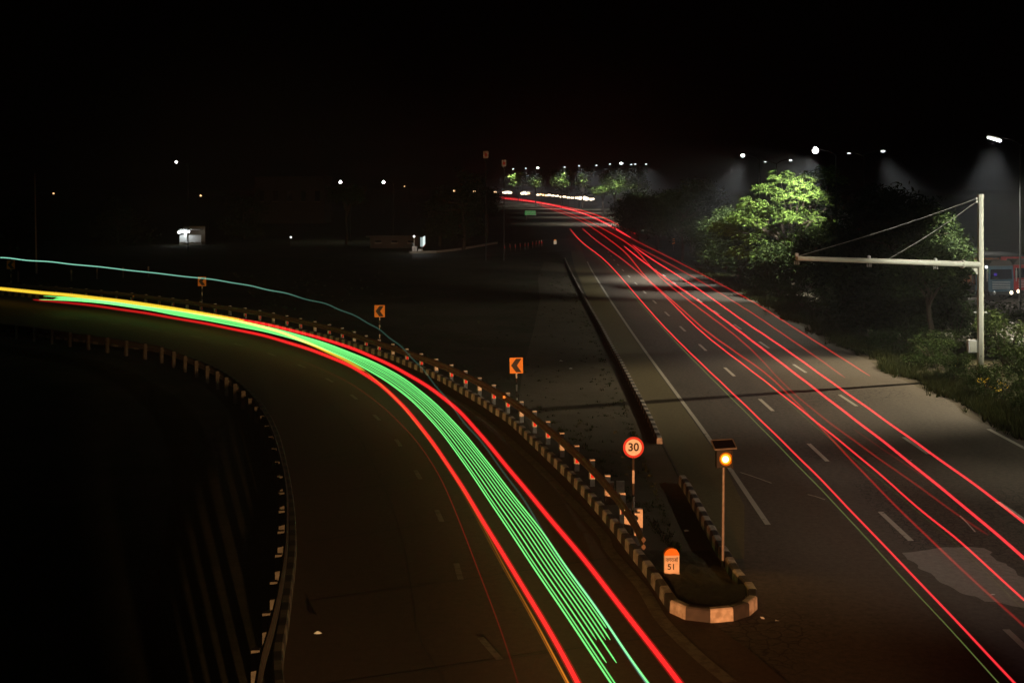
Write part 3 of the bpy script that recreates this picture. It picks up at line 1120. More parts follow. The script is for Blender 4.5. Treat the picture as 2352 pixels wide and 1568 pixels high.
gl = 'street lamps of the service road'
street_lamp(2284, 318, 77, -1, 'nearest street lamp at top right, a slanting white head throwing a wide pale beam', gl, 30000, hw=.9, cone=72, tilt=4, two=1, lz=.14)
street_lamp(2028, 347, 106, 1, 'street lamp with dim beam leaning right, between the two bright lamps at right', gl, 24000, 'lens_dim', .4, 70, -24, two=1)
street_lamp(1873, 345, 96, -1, 'brightest white street lamp, shining just above the lit green tree', gl, 30000, hw=.56, cone=88, lz=.9, aim=(21.6, 100.5, 6.5), aim2=(11, 86, 0, 7000, 84))
street_lamp(1816, 368, 142, 1, 'small faint street lamp left of the brightest lamp above the tree', gl, 22000, 'lens_dim', .4, 70, -24, two=1)
street_lamp(1706, 356.5, 120, -1, 'bright street lamp alone left of the trees with a beam slanting left', gl, 26000, 'lens', .42, 76, 20, lz=.8, aim2=(13, 142, 0, 8000, 70))
# lamp of the same row just outside the frame that lights the highway and throws the gantry's shadow
Yo = 61.7
fx = 1176 + 31.5 * F / Yo
street_lamp(fx, YH - 3.2 * F / Yo, Yo, -1, 'street lamp beyond the right frame edge near the parked lorries', gl, 38000, 'lens', .9, 60, 35, (1, .82, .55), blend=.55, soft=.08, aim=(20.3, 57.6, 0))
street_lamp(1176 + 45 * F / 84., YH - 3 * F / 84., 84, -1, 'added unseen lamp outside the right frame edge, brightening the parked lorries', gl, 8000, 'lens', .9, 80, 0, (1, .95, .85), aim=(40, 95, 1))  # added out of view to light up the lorries
street_lamp(1176 + 31 * F / 30., YH - 3.2 * F / 30., 30, -1, 'street lamp nearest the overpass, outside the right frame edge', gl, 15000, 'lens', .9, 52, 35, (1, .86, .66), blend=.6, aim=(18.5, 32, 0), aim2=(17.5, 45, 0, 12000, 56))
street_lamp(1176 + 27 * F / 46., YH - 2.6 * F / 46., 46, -1, 'added unseen lamp just outside the right frame edge, brightening the gantry mast', gl, 15000, 'lens', .9, 42, 0, (1, .97, .82), blend=.7, aim=(20.6, 58, 6.4))  # narrow spot added out of view to brighten the top of the mast

farl = [(1484, 377, 260, 1), (1459, 377, 290, -1), (1450, 378, 330, 1), (1427, 375, 300, -1), (1401, 377, 360, -1), (1370, 380, 420, -1),
        (1330, 381, 480, 1), (1297, 384, 500, -1), (1235, 385.5, 560, -1), (1208, 387, 620, 1), (1179, 388, 700, -1)]
flb = ['rightmost lamp of the far row above the lit roadside trees', 'second lamp from the right in the far row above the trees',
       'faint third lamp from the right in the far row', 'brightest lamp of the far row, above the largest lit far tree',
       'lamp just left of the brightest one in the far row', 'faint lamp in the middle of the far row over a dark gap',
       'dim lamp over the narrow lit tree in the far row', 'lamp touching the top of the pointed lit tree far away',
       'bright lamp left of the pointed lit tree far away', 'second lamp from the left in the far row', 'leftmost lamp of the far row above the bend']
for (x, y, Y, sd), lb in zip(farl, flb):
    br = x in (1427, 1235)
    o = street_lamp(x, y, Y, sd, lb, 'far street lamps at the bend', 22000 * (Y / 300) ** .7, 'lens' if br else 'lens_dim', .5 * Y / 300 + .45 * br, 100, sd * -18, soft=.4)

lf = [(405, 372, 170, 'lens', .55, 300, 'white street lamp high and alone at upper left of the picture'),
      (123, 444, 250, 'lens_orange', .5, 0, 'tiny orange lamp at far left beside the tall bare pole'),
      (461, 449, 250, 'lens_orange', .6, 0, 'small orange lamp in the dark above the lit kiosk'),
      (782, 418, 200, 'lens', .8, 2500, 'white street lamp shining over a small bush, left of its twin'),
      (881, 418, 200, 'lens', .8, 1200, 'white street lamp in the left background, right of its twin'),
      (877, 438, 420, 'lens_orange', .6, 0, 'tiny orange lamp in the left background below the white pair')]
for x, y, Y, ln, hw, pw_, lb in lf:
    if x == 877: x = 929 - 0; x = 929
    o = street_lamp(x if x != 929 else 929, y if y != 438 else 428, Y, -1, lb, 'lamps in the left background', pw_ * .15, ln, hw * .7, 130, 10, lz=.85)

# headlights of vehicles outside the frame, on the ramp and on the highway
def beam(name, loc, target, power, size, color=(1, .80, .52)):
    ld = bpy.data.lights.new(name, 'SPOT'); ld.energy = power; ld.spot_size = R(size); ld.spot_blend = .8; ld.color = color
    ld.shadow_soft_size = .12
    o = bpy.data.objects.new(name, ld); COL.objects.link(o); o.location = loc
    d = Vector(target) - Vector(loc)
    o.rotation_euler = d.to_track_quat('-Z', 'Y').to_euler()


beam('headlight_beam', (2.6, -6, 1.15), (4.2, 50, .9), 88000, 21, (1, .38, .14))
beam('headlight_beam', (4.0, -6, 1.25), (-13, 74, 1.7), 80000, 21, (1, .55, .22))
beam('headlight_beam', (9, -8, 1.0), (5.4, 346, 3.8), 1000000, 2.4, (1, .95, .8))

# ------------------------------------------------------------------ light trails
def px_path(px, z):
    return [G(x, y, z) for x, y in px]


def light_trail(px, z, r, color, label, glow=1.0, wob=.012, fade=False, far_r=0.0):
    """px: (x, y[, glow]); streak of light at lamp height z over the road"""
    pts, gl_ = [], []
    for q in px:
        pts.append(G(q[0], q[1], z))
        gl_.append(q[2] if len(q) > 2 else glow)
    k = 5
    sm = catmull(pts, k)
    gv = []
    for i in range(len(sm)):
        j = min(i // k, len(gl_) - 2); t = (i - j * k) / k
        gv.append(gl_[j] + (gl_[j + 1] - gl_[j]) * min(1, t))
    sm = smooth_path(sm, 20)
    r = r * (.46 if z < .9 else .64)
    rs = [r + far_r * p.y / 100 for p in sm]
    rs[0] *= .35; rs[-1] *= .35
    mb = MB()
    sm = [p + Vector((0, 0, wob * .5 * math.sin(p.y * 1.1 + r * 90) + wob * .3 * math.sin(p.x * 1.3))) for p in sm]
    mb.tube(sm, rs, 6, vals=[g * 1.05 for g in gv])
    mb.tube(sm, [q_ * 1.75 for q_ in rs], 6, vals=[g * .22 for g in gv])
    o = mb.build('light_trail', T[color])
    tag(o, label, 'light trail')
    return o


ZR = .95
R1 = [(430, 715, .5), (500, 727, .7), (588, 739, .9), (638, 751), (713, 769), (788, 791), (863, 821), (913, 846), (988, 888), (1051, 938), (1088, 978), (1162, 1068), (1225, 1145), (1286, 1218),
      (1364, 1310), (1442, 1415), (1521, 1515), (1562, 1568), (1640, 1670)]
R2 = [(76, 688, .25), (175, 696, .35), (300, 713, .45), (400, 730, .5), (500, 748, .6), (588, 766, .8), (638, 779, .9), (701, 798), (763, 821), (813, 843), (863, 873), (913, 916),
      (968, 980), (1019, 1051), (1075, 1137), (1132, 1235), (1188, 1325), (1244, 1416), (1286, 1492), (1328, 1568), (1385, 1680)]
light_trail(R1, ZR, .052, 'red', 'thick red streak nearest the outer barrier, right of the green ramp band', 1.1, far_r=.035)
light_trail(R2, ZR, .052, 'red', 'thick red streak left of the green band on the ramp', 1.1, far_r=.035)
G0 = [(90, 688), (175, 690), (250, 698), (325, 708), (400, 723), (500, 740), (588, 757), (663, 774), (738, 798), (813, 831), (876, 867), (926, 901), (1004, 979), (1076, 1078), (1151, 1190),
      (1226, 1303), (1286, 1392), (1345, 1480), (1404, 1568), (1475, 1675)]
G8 = [(100, 680), (175, 683), (250, 692), (325, 702), (400, 713), (500, 728), (588, 744), (663, 763), (738, 783), (813, 813), (876, 838), (926, 866), (1000, 925), (1053, 979), (1113, 1051),
      (1188, 1149), (1241, 1212), (1286, 1281), (1376, 1405), (1442, 1503), (1490, 1568), (1570, 1675)]
g0 = resample(catmull([Vector((x, y, 0)) for x, y in G0], 5), n=60)
g8 = resample(catmull([Vector((x, y, 0)) for x, y in G8], 5), n=60)
ends = [1, 1, .90, .88, .905, .87, .875, .85, 1]
ords = ['leftmost', 'second from the left', 'third from the left', 'fourth from the left', 'middle', 'fourth from the right', 'third from the right',
        'second from the right', 'rightmost']
fracs = [0, .10, .25, .40, .53, .66, .79, .90, 1.0]
for k, fr in enumerate(fracs):
    m_ = [g0[i].lerp(g8[i], fr) for i in range(60)]
    m_ = [(p.x, p.y) for p in m_]
    if ends[k] < 1:
        nn = int(60 * ends[k]); m_ = m_[:nn]
    if fr not in (0, 1): m_ = m_[1:]
    rr_ = .014 if k not in (0, 8) else .018
    light_trail(m_[::2] + ([m_[-1]] if len(m_) % 2 == 0 else []), .95, rr_, 'green',
                'thin bright green streak, %s of nine in the green ramp band' % ords[k], 1.0 if k % 2 == 0 else .8, wob=.008, far_r=.010)
YL = [(-40, 660), (0, 664), (75, 672), (175, 680), (275, 692), (375, 706), (475, 723), (560, 739), (640, 759), (700, 784), (740, 802, .8), (790, 824, .6), (838, 851, .4)]
light_trail(YL, 1.0, .035, 'yellow', 'bright yellow streak topping the green band at far left, then crossing it downwards', 1.0, far_r=.045)
light_trail([(q[0], q[1] - 3.5) for q in YL[:8]], 1.05, .03, 'yellow', 'upper thinner yellow orange edge streak at far left beside the barrier', .75, far_r=.03)
OR = [(838, 851, .4), (888, 893, .45), (925, 930, .3), (1000, 1029, .12), (1045, 1090, .10), (1087, 1166, .10), (1151, 1288, .14), (1207, 1385, .2), (1260, 1482, .4), (1306, 1568, .6), (1360, 1670, .6)]
light_trail(OR, 1.0, .022, 'orange', 'thin orange streak hugging the left side of the thick red streak', .3)
light_trail([(x - 5, y, g * .5) for x, y, g in OR[4:]], .98, .014, 'orange', 'faintest orange streak just left of the thin orange one at bottom', .2)
FR = [(q[0], q[1], q[2] * .55) for q in [(650, 812, .03), (701, 832, .05), (770, 860, .07), (838, 897, .10), (926, 973, .13), (993, 1055, .16), (1038, 1149, .18), (1075, 1250, .18), (1113, 1344, .14), (1143, 1426, .12), (1188, 1554, .07), (1210, 1640, .05)]]
light_trail(FR, .7, .022, 'red', 'faint dark red streak on the empty left half of the ramp', .08)
TE = [(-30, 590, .85), (0, 592, .85), (75, 598, .8), (150, 605, .75), (250, 615, .65), (325, 624, .6), (388, 631, .55), (470, 639, .45), (550, 651, .36), (588, 659, .30), (638, 670, .24), (701, 685, .2),
      (738, 695, .18), (768, 705, .16), (801, 721, .14), (838, 734, .12), (871, 756, .10), (913, 788, .09), (951, 826, .08), (988, 868, .08), (1026, 916, .08), (1063, 963, .09), (1080, 985, .09), (1132, 1046, .08),
      (1173, 1104, .08), (1205, 1153, .09), (1236, 1203, .13), (1286, 1284, .2), (1376, 1410, .35), (1438, 1500, .35), (1488, 1568, .3), (1560, 1668, .3)]
light_trail([(q[0], q[1], q[2] * (.5 if 700 < q[0] < 1240 else 1)) for q in TE], 3.0, .016, 'teal', 'long pale teal streak floating high above the barrier from left edge across the ramp', .5, far_r=.026, wob=.05)

Z = .85
h1 = [(1309, 525, .55), (1327, 549), (1352, 569), (1377, 586), (1402, 609), (1439, 651), (1464, 681), (1502, 724), (1514, 738), (1564, 790), (1614, 837), (1664, 885), (1727, 944), (1797, 1013), (1869, 1083),
      (1937, 1153), (1993, 1214), (2054, 1275), (2116, 1340), (2209, 1439), (2332, 1568), (2420, 1660)]
light_trail(h1, Z, .026, 'red_hot', 'leftmost bright red streak on the highway, alone in the left lane', .95, far_r=.02)
hg = [(1305, 524, .08), (1327, 551, .18), (1352, 573, .22), (1389, 604, .25), (1439, 661, .28), (1492, 721, .34), (1564, 798, .40), (1614, 848, .42), (1664, 898, .40), (1727, 960, .36), (1790, 1024, .30), (1847, 1084, .28),
      (1918, 1155, .28), (1993, 1238, .24), (2054, 1306, .22), (2147, 1405, .22), (2295, 1568, .30), (2380, 1660, .3)]
light_trail(hg, .6, .02, 'olive', 'thin dull green streak running left of the leftmost red highway streak', .3)
h2 = [(1337, 524, .5), (1364, 549, .5), (1402, 576, .5), (1439, 601, .5), (1484, 641, .55), (1514, 666, .6), (1549, 701, .8), (1589, 743), (1639, 786), (1689, 823), (1746, 866), (1810, 917), (1849, 948), (1900, 989),
      (1952, 1031), (2016, 1083), (2085, 1146), (2147, 1198), (2193, 1232), (2252, 1285), (2351, 1376), (2430, 1450)]
light_trail(h2, Z, .026, 'red_hot', 'second bright red highway streak from the left at the bottom', .9, far_r=.02)
h3 = [(1239, 471, .35), (1289, 489, .35), (1339, 506, .4), (1389, 544, .5), (1427, 569, .55), (1452, 596, .6), (1477, 631, .6), (1502, 654, .6), (1539, 686, .6), (1584, 725, .5), (1614, 756, .5), (1660, 787, .4), (1727, 835, .35),
      (1753, 850, .32), (1797, 892, .3), (1836, 930, .25), (1875, 971, .22), (1926, 1025, .2), (1982, 1084, .2), (2039, 1143, .2), (2101, 1204, .2), (2162, 1263, .2), (2209, 1306, .16), (2286, 1377, .14), (2351, 1436, .14), (2420, 1500, .12)]
light_trail(h3, Z, .032, 'red', 'dim red streak weaving between the two left pairs of the highway', .3, far_r=.02)
h4 = [(1433, 565, .8), (1464, 591), (1502, 619), (1539, 646), (1589, 679), (1649, 723), (1689, 753), (1727, 782), (1746, 796), (1823, 855), (1874, 894), (1926, 935), (1978, 974), (2055, 1033), (2115, 1083), (2209, 1158),
      (2286, 1223), (2351, 1281), (2430, 1350)]
light_trail(h4, Z, .042, 'red_hot', 'thickest bright red streak in the middle of the highway', 1.15, far_r=.02)
h4b = [(1239, 469, .35), (1289, 484, .4), (1327, 496, .45), (1364, 514, .5), (1414, 541, .6), (1452, 564, .7), (1477, 591, .7), (1509, 631, .6), (1539, 656, .55), (1577, 686, .5), (1624, 721, .45), (1664, 750, .35), (1727, 800, .3),
       (1770, 850, .14), (1810, 893, .14), (1875, 948, .16), (1952, 1005, .14), (2029, 1060, .14), (2075, 1092, .12), (2147, 1143, .12), (2209, 1189, .10), (2270, 1229, .08)]
light_trail(h4b, Z - .1, .03, 'red', 'dim red streak joining the middle highway pair from the left', .3, far_r=.02)
h5 = [(1453, 564, .8), (1489, 591), (1539, 621), (1614, 669), (1687, 723), (1727, 750), (1746, 762), (1823, 814), (1900, 871), (1978, 925), (2055, 980), (2132, 1036), (2200, 1084), (2286, 1146), (2351, 1198), (2430, 1262)]
light_trail(h5, Z, .036, 'red_hot', 'rightmost bright red streak reaching the right picture edge', 1.1, far_r=.02)
h6 = [(1449, 560, .3), (1489, 581, .3), (1564, 619, .3), (1639, 664, .34), (1727, 718, .34), (1746, 731, .34), (1810, 775, .34), (1875, 819, .3), (1941, 867, .2)]
light_trail(h6, Z, .026, 'red', 'inner of two thin dim red streaks ending beside the right verge', .3, far_r=.02)
h7 = [(1449, 547, .3), (1502, 574, .3), (1564, 604, .3), (1639, 644, .34), (1727, 691, .36), (1746, 703, .38), (1823, 752, .36), (1900, 801, .4), (1998, 863, .4)]
light_trail(h7, Z, .026, 'red', 'outermost thin dim red streak along the right verge', .3, far_r=.02)
h8 = [(1960, 985, .05), (2055, 1050, .08), (2140, 1105, .07), (2240, 1180, .05)]
light_trail(h8, Z, .024, 'red', 'very faint red streak between the two brightest highway streaks', .07)
u1 = [(1148, 452.5, .5), (1202, 457, .5), (1252, 467, .55), (1302, 476, .6), (1352, 486, .6), (1402, 506, .7), (1459, 537, .8)]
light_trail(u1, Z, .06, 'red', 'uppermost deep red streak of the far bundle on the bend', .6, far_r=.03)
u2 = [(1150, 455, .9), (1214, 461), (1264, 470), (1314, 481.5), (1352, 494), (1389, 511), (1449, 546)]
light_trail(u2, Z, .05, 'red_hot', 'brightest pinkish red streak of the far bundle on the bend', 1.3, far_r=.035)
hg2 = [(1750, 868, .1), (1800, 915, .14), (1850, 960, .12), (1950, 1045, .08), (2020, 1100, .07), (2085, 1155, .07), (2180, 1235, .06), (2260, 1305, .07), (2351, 1400, .08)]
light_trail(hg2, .6, .018, 'olive', 'faint greenish streak below the second bright highway streak', .1)


# ------------------------------------------------------------------ vegetation
def leaf_quad(mb, c, s, rnd):
    a = Vector((rnd.gauss(0, 1), rnd.gauss(0, 1), rnd.gauss(0, .7))).normalized()
    b = a.cross(Vector((rnd.gauss(0, 1), rnd.gauss(0, 1), rnd.gauss(0, 1)))).normalized()
    w_ = s * rnd.uniform(.25, .45)
    base = len(mb.v)
    mb.v += [tuple(c - a * s * .5), tuple(c + b * w_ * .5 + a * s * .05), tuple(c + a * s * .55), tuple(c - b * w_ * .5 + a * s * .05)]
    mb.f.append((base, base + 1, base + 2, base + 3)); mb.m.append(0)


def crown_mesh(name, rx, ry, rz, cz, nclump, nleaf, lsize, seed, material, parent, flat=.55, lobes_abs=None):
    """many leaf faces gathered in sprays around twig ends spread through an uneven volume"""
    rnd = random.Random(seed)
    mb = MB()
    lobes = []
    for i in range(9):
        th = rnd.uniform(0, 2 * math.pi); rr0 = rnd.uniform(.25, .7)
        lobes.append((rx * rr0 * math.cos(th), ry * rr0 * math.sin(th), cz + rz * rnd.uniform(-.6, .62), rnd.uniform(.34, .58)))
    lobes.append((0, 0, cz + rz * .2, .6))
    for i in range(nclump):
        if lobes_abs:
            lx, ly, lz, lr = rnd.choice(lobes_abs)
            d = Vector((rnd.gauss(0, 1), rnd.gauss(0, 1), rnd.gauss(0, 1))).normalized()
            k = lr * (rnd.random() ** .4)
            c = Vector((lx + d.x * k * 1.15, ly + d.y * k * 1.2, lz + d.z * k * .62 - .10 * k * (d.x * d.x + d.y * d.y)))
            sp = lsize * rnd.uniform(.6, 1.1)
            ang = math.atan2(c.y - ly, c.x - lx)
            for j in range(nleaf):
                t = rnd.uniform(-.3, 1.3)
                q = c + Vector((math.cos(ang) * t * sp * 1.5, math.sin(ang) * t * sp * 1.5, -t * t * sp * .45)) + Vector((rnd.gauss(0, sp * .3), rnd.gauss(0, sp * .3), rnd.gauss(0, sp * .12)))
                leaf_quad(mb, q, lsize * rnd.uniform(.6, 1.2), rnd)
            continue
        lx, ly, lz, lr = rnd.choice(lobes)
        d = Vector((rnd.gauss(0, 1), rnd.gauss(0, 1), rnd.gauss(0, 1))).normalized()
        k = lr * (rnd.random() ** .35) * rnd.uniform(.8, 1.12)
        c = Vector((lx + d.x * k * rx, ly + d.y * k * ry, lz + d.z * k * rz * .8))
        sp = rnd.uniform(.5, 1.1) * lsize * 1.9
        out = Vector((c.x, c.y, (c.z - cz) * .5)).normalized() if c.length > .01 else Vector((1, 0, 0))
        for j in range(nleaf):
            q = c + out * rnd.uniform(-1, 1) * sp + Vector((rnd.gauss(0, sp * .5), rnd.gauss(0, sp * .5), rnd.gauss(0, sp * .28) - abs(rnd.gauss(0, sp * .15))))
            leaf_quad(mb, q, lsize * rnd.uniform(.6, 1.25), rnd)
    o = mb.build(name, material, parent)
    return o


def tree(loc, label, group, h, rx, rz, cz, seed, material='leaf_dark', nclump=420, nleaf=16, ls=.34, ry=None, scale=1.0, trunk_r=.2, lobes_abs=None):
    root = empty('tree', loc)
    tag(root, label, 'tree', group)
    rnd = random.Random(seed + 77)
    mb = MB()
    pts = [Vector((0, 0, 0)), Vector((.1, 0, h * .2)), Vector((-.05, .1, h * .4)), Vector((.1, 0, h * .62))]
    mb.tube(catmull(pts, 3), [trunk_r * (1 - .06 * i) for i in range(10)], 8)
    for k in range(7):
        s = pts[2].lerp(pts[3], rnd.random())
        th = k * 2.4 + rnd.random()
        e = Vector((math.cos(th) * rx * .7, math.sin(th) * rx * .7, cz + rnd.uniform(-.3, .5) * rz))
        mid = s.lerp(e, .5) + Vector((0, 0, .3))
        mb.tube([s, mid, e], [trunk_r * .5, trunk_r * .3, trunk_r * .1], 6)
    mb.build('trunk', M['bark'], root)
    if lobes_abs:
        mb = MB()
        for lx, ly, lz, lr in lobes_abs:
            mb.tube([(.05, 0, h * .42), (lx * .5, ly * .5, (h * .45 + lz) / 2), (lx, ly, lz - .1)], [.09, .06, .02], 5)
        mb.build('limbs', M['bark'], root)
    crown_mesh('crown', rx, ry or rx, rz, cz, nclump, nleaf, ls, seed, M[material], root, lobes_abs=lobes_abs)
    return root


gt = 'trees along the service road'
rl_ob = random.Random(77)
LB = []
for x, y, r_ in [(1795, 405, 24), (1835, 418, 24), (1878, 402, 22), (1765, 432, 24), (1808, 450, 28), (1850, 440, 26), (1722, 468, 24), (1768, 478, 26), (1803, 495, 24), (1728, 506, 24),
                 (1698, 498, 22), (1785, 530, 26), (1905, 392, 20), (1932, 412, 24), (1745, 545, 24), (1700, 535, 22), (1890, 450, 30), (1850, 490, 32), (1830, 545, 32), (1890, 520, 34),
                 (1770, 580, 30), (1840, 600, 34), (1720, 580, 26), (1900, 580, 34), (1665, 520, 20)]:
    c_ = P(x, y, 102)
    LB.append((c_.x - 23.2, rl_ob.uniform(-1.6, .9) - (1.0 if y < 520 and x < 1870 else -1.2), c_.z, r_ * 102 / F * 1.12))
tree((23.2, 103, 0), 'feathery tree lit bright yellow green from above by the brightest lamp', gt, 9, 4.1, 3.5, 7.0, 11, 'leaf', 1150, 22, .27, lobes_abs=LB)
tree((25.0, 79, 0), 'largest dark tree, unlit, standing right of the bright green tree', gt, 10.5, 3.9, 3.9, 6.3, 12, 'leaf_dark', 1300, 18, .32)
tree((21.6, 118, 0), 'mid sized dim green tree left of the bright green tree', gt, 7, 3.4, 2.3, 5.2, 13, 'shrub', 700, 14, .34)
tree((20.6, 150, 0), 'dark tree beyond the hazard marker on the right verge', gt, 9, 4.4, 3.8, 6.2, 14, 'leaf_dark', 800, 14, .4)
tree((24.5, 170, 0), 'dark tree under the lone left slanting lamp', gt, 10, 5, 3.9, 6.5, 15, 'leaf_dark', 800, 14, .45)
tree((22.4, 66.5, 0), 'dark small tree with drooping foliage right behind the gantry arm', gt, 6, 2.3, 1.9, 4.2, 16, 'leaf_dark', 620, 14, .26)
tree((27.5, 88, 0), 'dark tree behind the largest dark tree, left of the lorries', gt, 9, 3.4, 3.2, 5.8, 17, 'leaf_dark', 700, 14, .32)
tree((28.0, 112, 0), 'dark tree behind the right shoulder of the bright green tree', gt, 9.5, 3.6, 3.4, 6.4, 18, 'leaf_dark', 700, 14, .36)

gb = 'low bushy trees in the verge thicket'
for i, (x, y, rx, rz, cz, lb) in enumerate([
        (22.6, 111, 2.8, 2.6, 3.0, 'low bushy dark tree left of the bright green tree, behind the hedge'),
        (21.9, 99.5, 2.2, 2.2, 2.4, 'low bushy dark tree right below the bright green crown'),
        (22.9, 91, 2.1, 3.2, 4.2, 'bushy dark tree hiding the lower right of the bright green crown'),
        (26.2, 84, 3.0, 3.0, 3.3, 'low bushy dark tree beneath the right half of the largest dark tree'),
        (22.7, 80, 2.2, 2.3, 2.4, 'low bushy dark tree beneath the left half of the largest dark tree'),
        (24.6, 73, 2.2, 2.4, 2.8, 'low bushy dark tree behind the gantry arm middle'),
        (22.8, 72.5, 1.9, 1.9, 2.1, 'low bushy dark tree nearest the road behind the gantry arm'),
        (22.0, 128, 3.0, 2.8, 3.0, 'low bushy dark tree right of the hazard marker'),
        (21.8, 140, 3.2, 3.0, 3.2, 'low bushy dark tree directly behind the hazard marker'),
        (26.8, 97, 3.2, 3.6, 4.2, 'tall bushy dark tree filling the gap behind the largest dark tree'),
        (20.5, 175, 4.2, 3.8, 4.4, 'farthest bushy dark tree beside the highway before the bend'),
        (20.9, 205, 4.6, 4.2, 4.8, 'bushy dark tree by the small glints right of the bend')]):
    tree((x, y, 0), lb, gb, cz + rz, rx, rz, cz, 120 + i, 'leaf_dark', 620, 14, .24 + y * .0012, trunk_r=.12)

gf = 'lit trees at the far bend'
def far_tree(x, ytop, ybot, wpx, Y, label, seed, mt='leaf', nc=520):
    c = P(x, (ytop + ybot) / 2, Y)
    rz = (ybot - ytop) / 2 * Y / F
    rx = wpx / 2 * Y / F
    tree((c.x, Y, 0), label, gf, c.z + rz, rx, rz, c.z, seed, mt, nc, 12, .055 * Y / 14 * .42 + .2, trunk_r=.3)


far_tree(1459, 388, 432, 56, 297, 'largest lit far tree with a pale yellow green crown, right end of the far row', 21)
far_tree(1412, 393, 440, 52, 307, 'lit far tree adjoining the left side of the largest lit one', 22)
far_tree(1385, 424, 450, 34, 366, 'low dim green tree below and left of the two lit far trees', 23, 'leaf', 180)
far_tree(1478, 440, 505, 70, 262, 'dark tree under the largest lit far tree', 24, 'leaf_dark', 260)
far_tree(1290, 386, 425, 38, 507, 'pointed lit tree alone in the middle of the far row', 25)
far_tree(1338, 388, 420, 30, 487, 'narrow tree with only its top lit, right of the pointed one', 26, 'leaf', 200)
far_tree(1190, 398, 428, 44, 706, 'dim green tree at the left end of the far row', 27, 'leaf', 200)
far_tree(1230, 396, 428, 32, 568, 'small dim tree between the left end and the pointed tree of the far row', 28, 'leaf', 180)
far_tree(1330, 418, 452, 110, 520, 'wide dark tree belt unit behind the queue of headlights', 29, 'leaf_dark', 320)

gd = 'dark trees in the left background'
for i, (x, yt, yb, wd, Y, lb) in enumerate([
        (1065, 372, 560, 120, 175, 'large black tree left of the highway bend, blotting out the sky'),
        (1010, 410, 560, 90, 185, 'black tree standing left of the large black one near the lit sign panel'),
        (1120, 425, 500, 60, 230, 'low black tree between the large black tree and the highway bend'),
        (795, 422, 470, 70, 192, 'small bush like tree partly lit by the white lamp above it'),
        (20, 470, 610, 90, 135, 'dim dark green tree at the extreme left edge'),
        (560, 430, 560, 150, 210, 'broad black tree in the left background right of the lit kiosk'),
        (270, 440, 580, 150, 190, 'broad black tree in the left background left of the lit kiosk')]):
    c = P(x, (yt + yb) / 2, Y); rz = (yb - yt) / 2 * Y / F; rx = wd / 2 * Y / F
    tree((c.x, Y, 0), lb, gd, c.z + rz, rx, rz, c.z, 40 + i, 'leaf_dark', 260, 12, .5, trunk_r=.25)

# shrubs on the verge between highway and service road: three kinds, copied
def shrub_proto(seed, rx, rz, nc, ls, mt='shrub'):
    root = empty('shrub', (0, 0, 0))
    mb = MB()
    rnd = random.Random(seed)
    for k in range(9):
        th = rnd.uniform(0, 6.28)
        mb.tube([(0, 0, 0), (math.cos(th) * rx * .25, math.sin(th) * rx * .25, rz * .8), (math.cos(th) * rx * .6, math.sin(th) * rx * .6, rz * 1.5)], [.03, .02, .008], 5)
    mb.build('stems', M['bark'], root)
    crown_mesh('foliage', rx, rx, rz, rz * 1.0, nc, 12, ls, seed, M[mt], root)
    return root


protos = [shrub_proto(61, 1.5, 1.0, 190, .17), shrub_proto(62, 1.9, .8, 210, .16), shrub_proto(63, 1.2, 1.35, 170, .18)]
spots = [(20.8, 49.5, .9), (22.6, 51.5, 1.1), (24.5, 53, 1.2), (20.6, 53.5, .7), (23.2, 56.0, 1.2), (25.6, 57.5, 1.25), (20.4, 57.5, .75), (21.0, 61.5, .9),
         (24.2, 61, 1.2), (27, 62, 1.3), (22.0, 65.5, 1.0), (25.2, 66, 1.15), (20.6, 69, .8), (22.6, 71, 1.15), (25.6, 71.5, 1.1), (21.5, 76, 1.1),
         (24.5, 77.5, 1.2), (21.2, 83, 1.0), (23.6, 86, 1.3), (21.5, 91.5, 1.2), (24.4, 95, 1.3), (21.6, 100, 1.25), (22.6, 107, 1.45), (21.8, 114, 1.35),
         (23.4, 122, 1.4), (22.2, 130, 1.3), (23.2, 138, 1.4), (27.8, 54, 1.1), (28.6, 60, 1.0), (28.2, 67, 1.0), (27.6, 74, 1.0), (23.0, 47.5, .8), (25.2, 48.8, 1.0)]
ref_names = ['at the very front beside the gravel edge', 'in the front row right of the gravel edge', 'in front of the gantry mast foot']
rnd = random.Random(9)
used = [False] * 3
for i, (x, y, s) in enumerate(spots):
    k = i % 3
    if not used[k]:
        o = protos[k]; used[k] = True
    else:
        o = copy_tree(protos[k])
    o.location = (x, y, -.05)
    o.scale = (s, s, s * rnd.uniform(.85, 1.2))
    o.rotation_euler = (0, 0, rnd.uniform(0, 6.28))
    if y < 60: where = 'around the gantry mast on the near verge'
    elif y < 80: where = 'in the dark thicket between gantry mast and largest dark tree'
    elif y < 104: where = 'at the foot of the bright green tree beside the highway'
    else: where = 'of the distant hedge along the right verge'
    tag(o, ('rounded leafy shrub ', 'wide low shrub ', 'upright twiggy shrub ')[k] + where, 'shrub',
        ('rounded shrubs ', 'wide low shrubs ', 'upright shrubs ')[k] + where)

# yellow flowers in the shrubs (small plants)
for x, y, lb in ((2199, 855, 'small plant with yellow blossom in the shrubs left of the gantry mast'), (2262, 905, 'patch of yellow blossom low at the foot of the gantry mast'),
                 (2300, 915, 'yellow blossom plant right of the gantry mast foot')):
    p = G(x, y + 18)
    root = empty('flowering_plant', (p.x, p.y, 0)); tag(root, lb, 'plant', 'yellow flowering plants on the verge')
    mb = MB(); mb.tube([(0, 0, 0), (0, -.2, .9)], .015, 5); mb.tube([(0, 0, 0), (.2, -.2, .7)], .015, 5); mb.build('stem', M['bark'], root)
    crown_mesh('blossom', .35, .35, .3, .8, 14, 3, .08, int(x), M['flower'], root)
    crown_mesh('leaves', .4, .4, .35, .5, 18, 8, .12, int(x) + 1, M['shrub'], root)

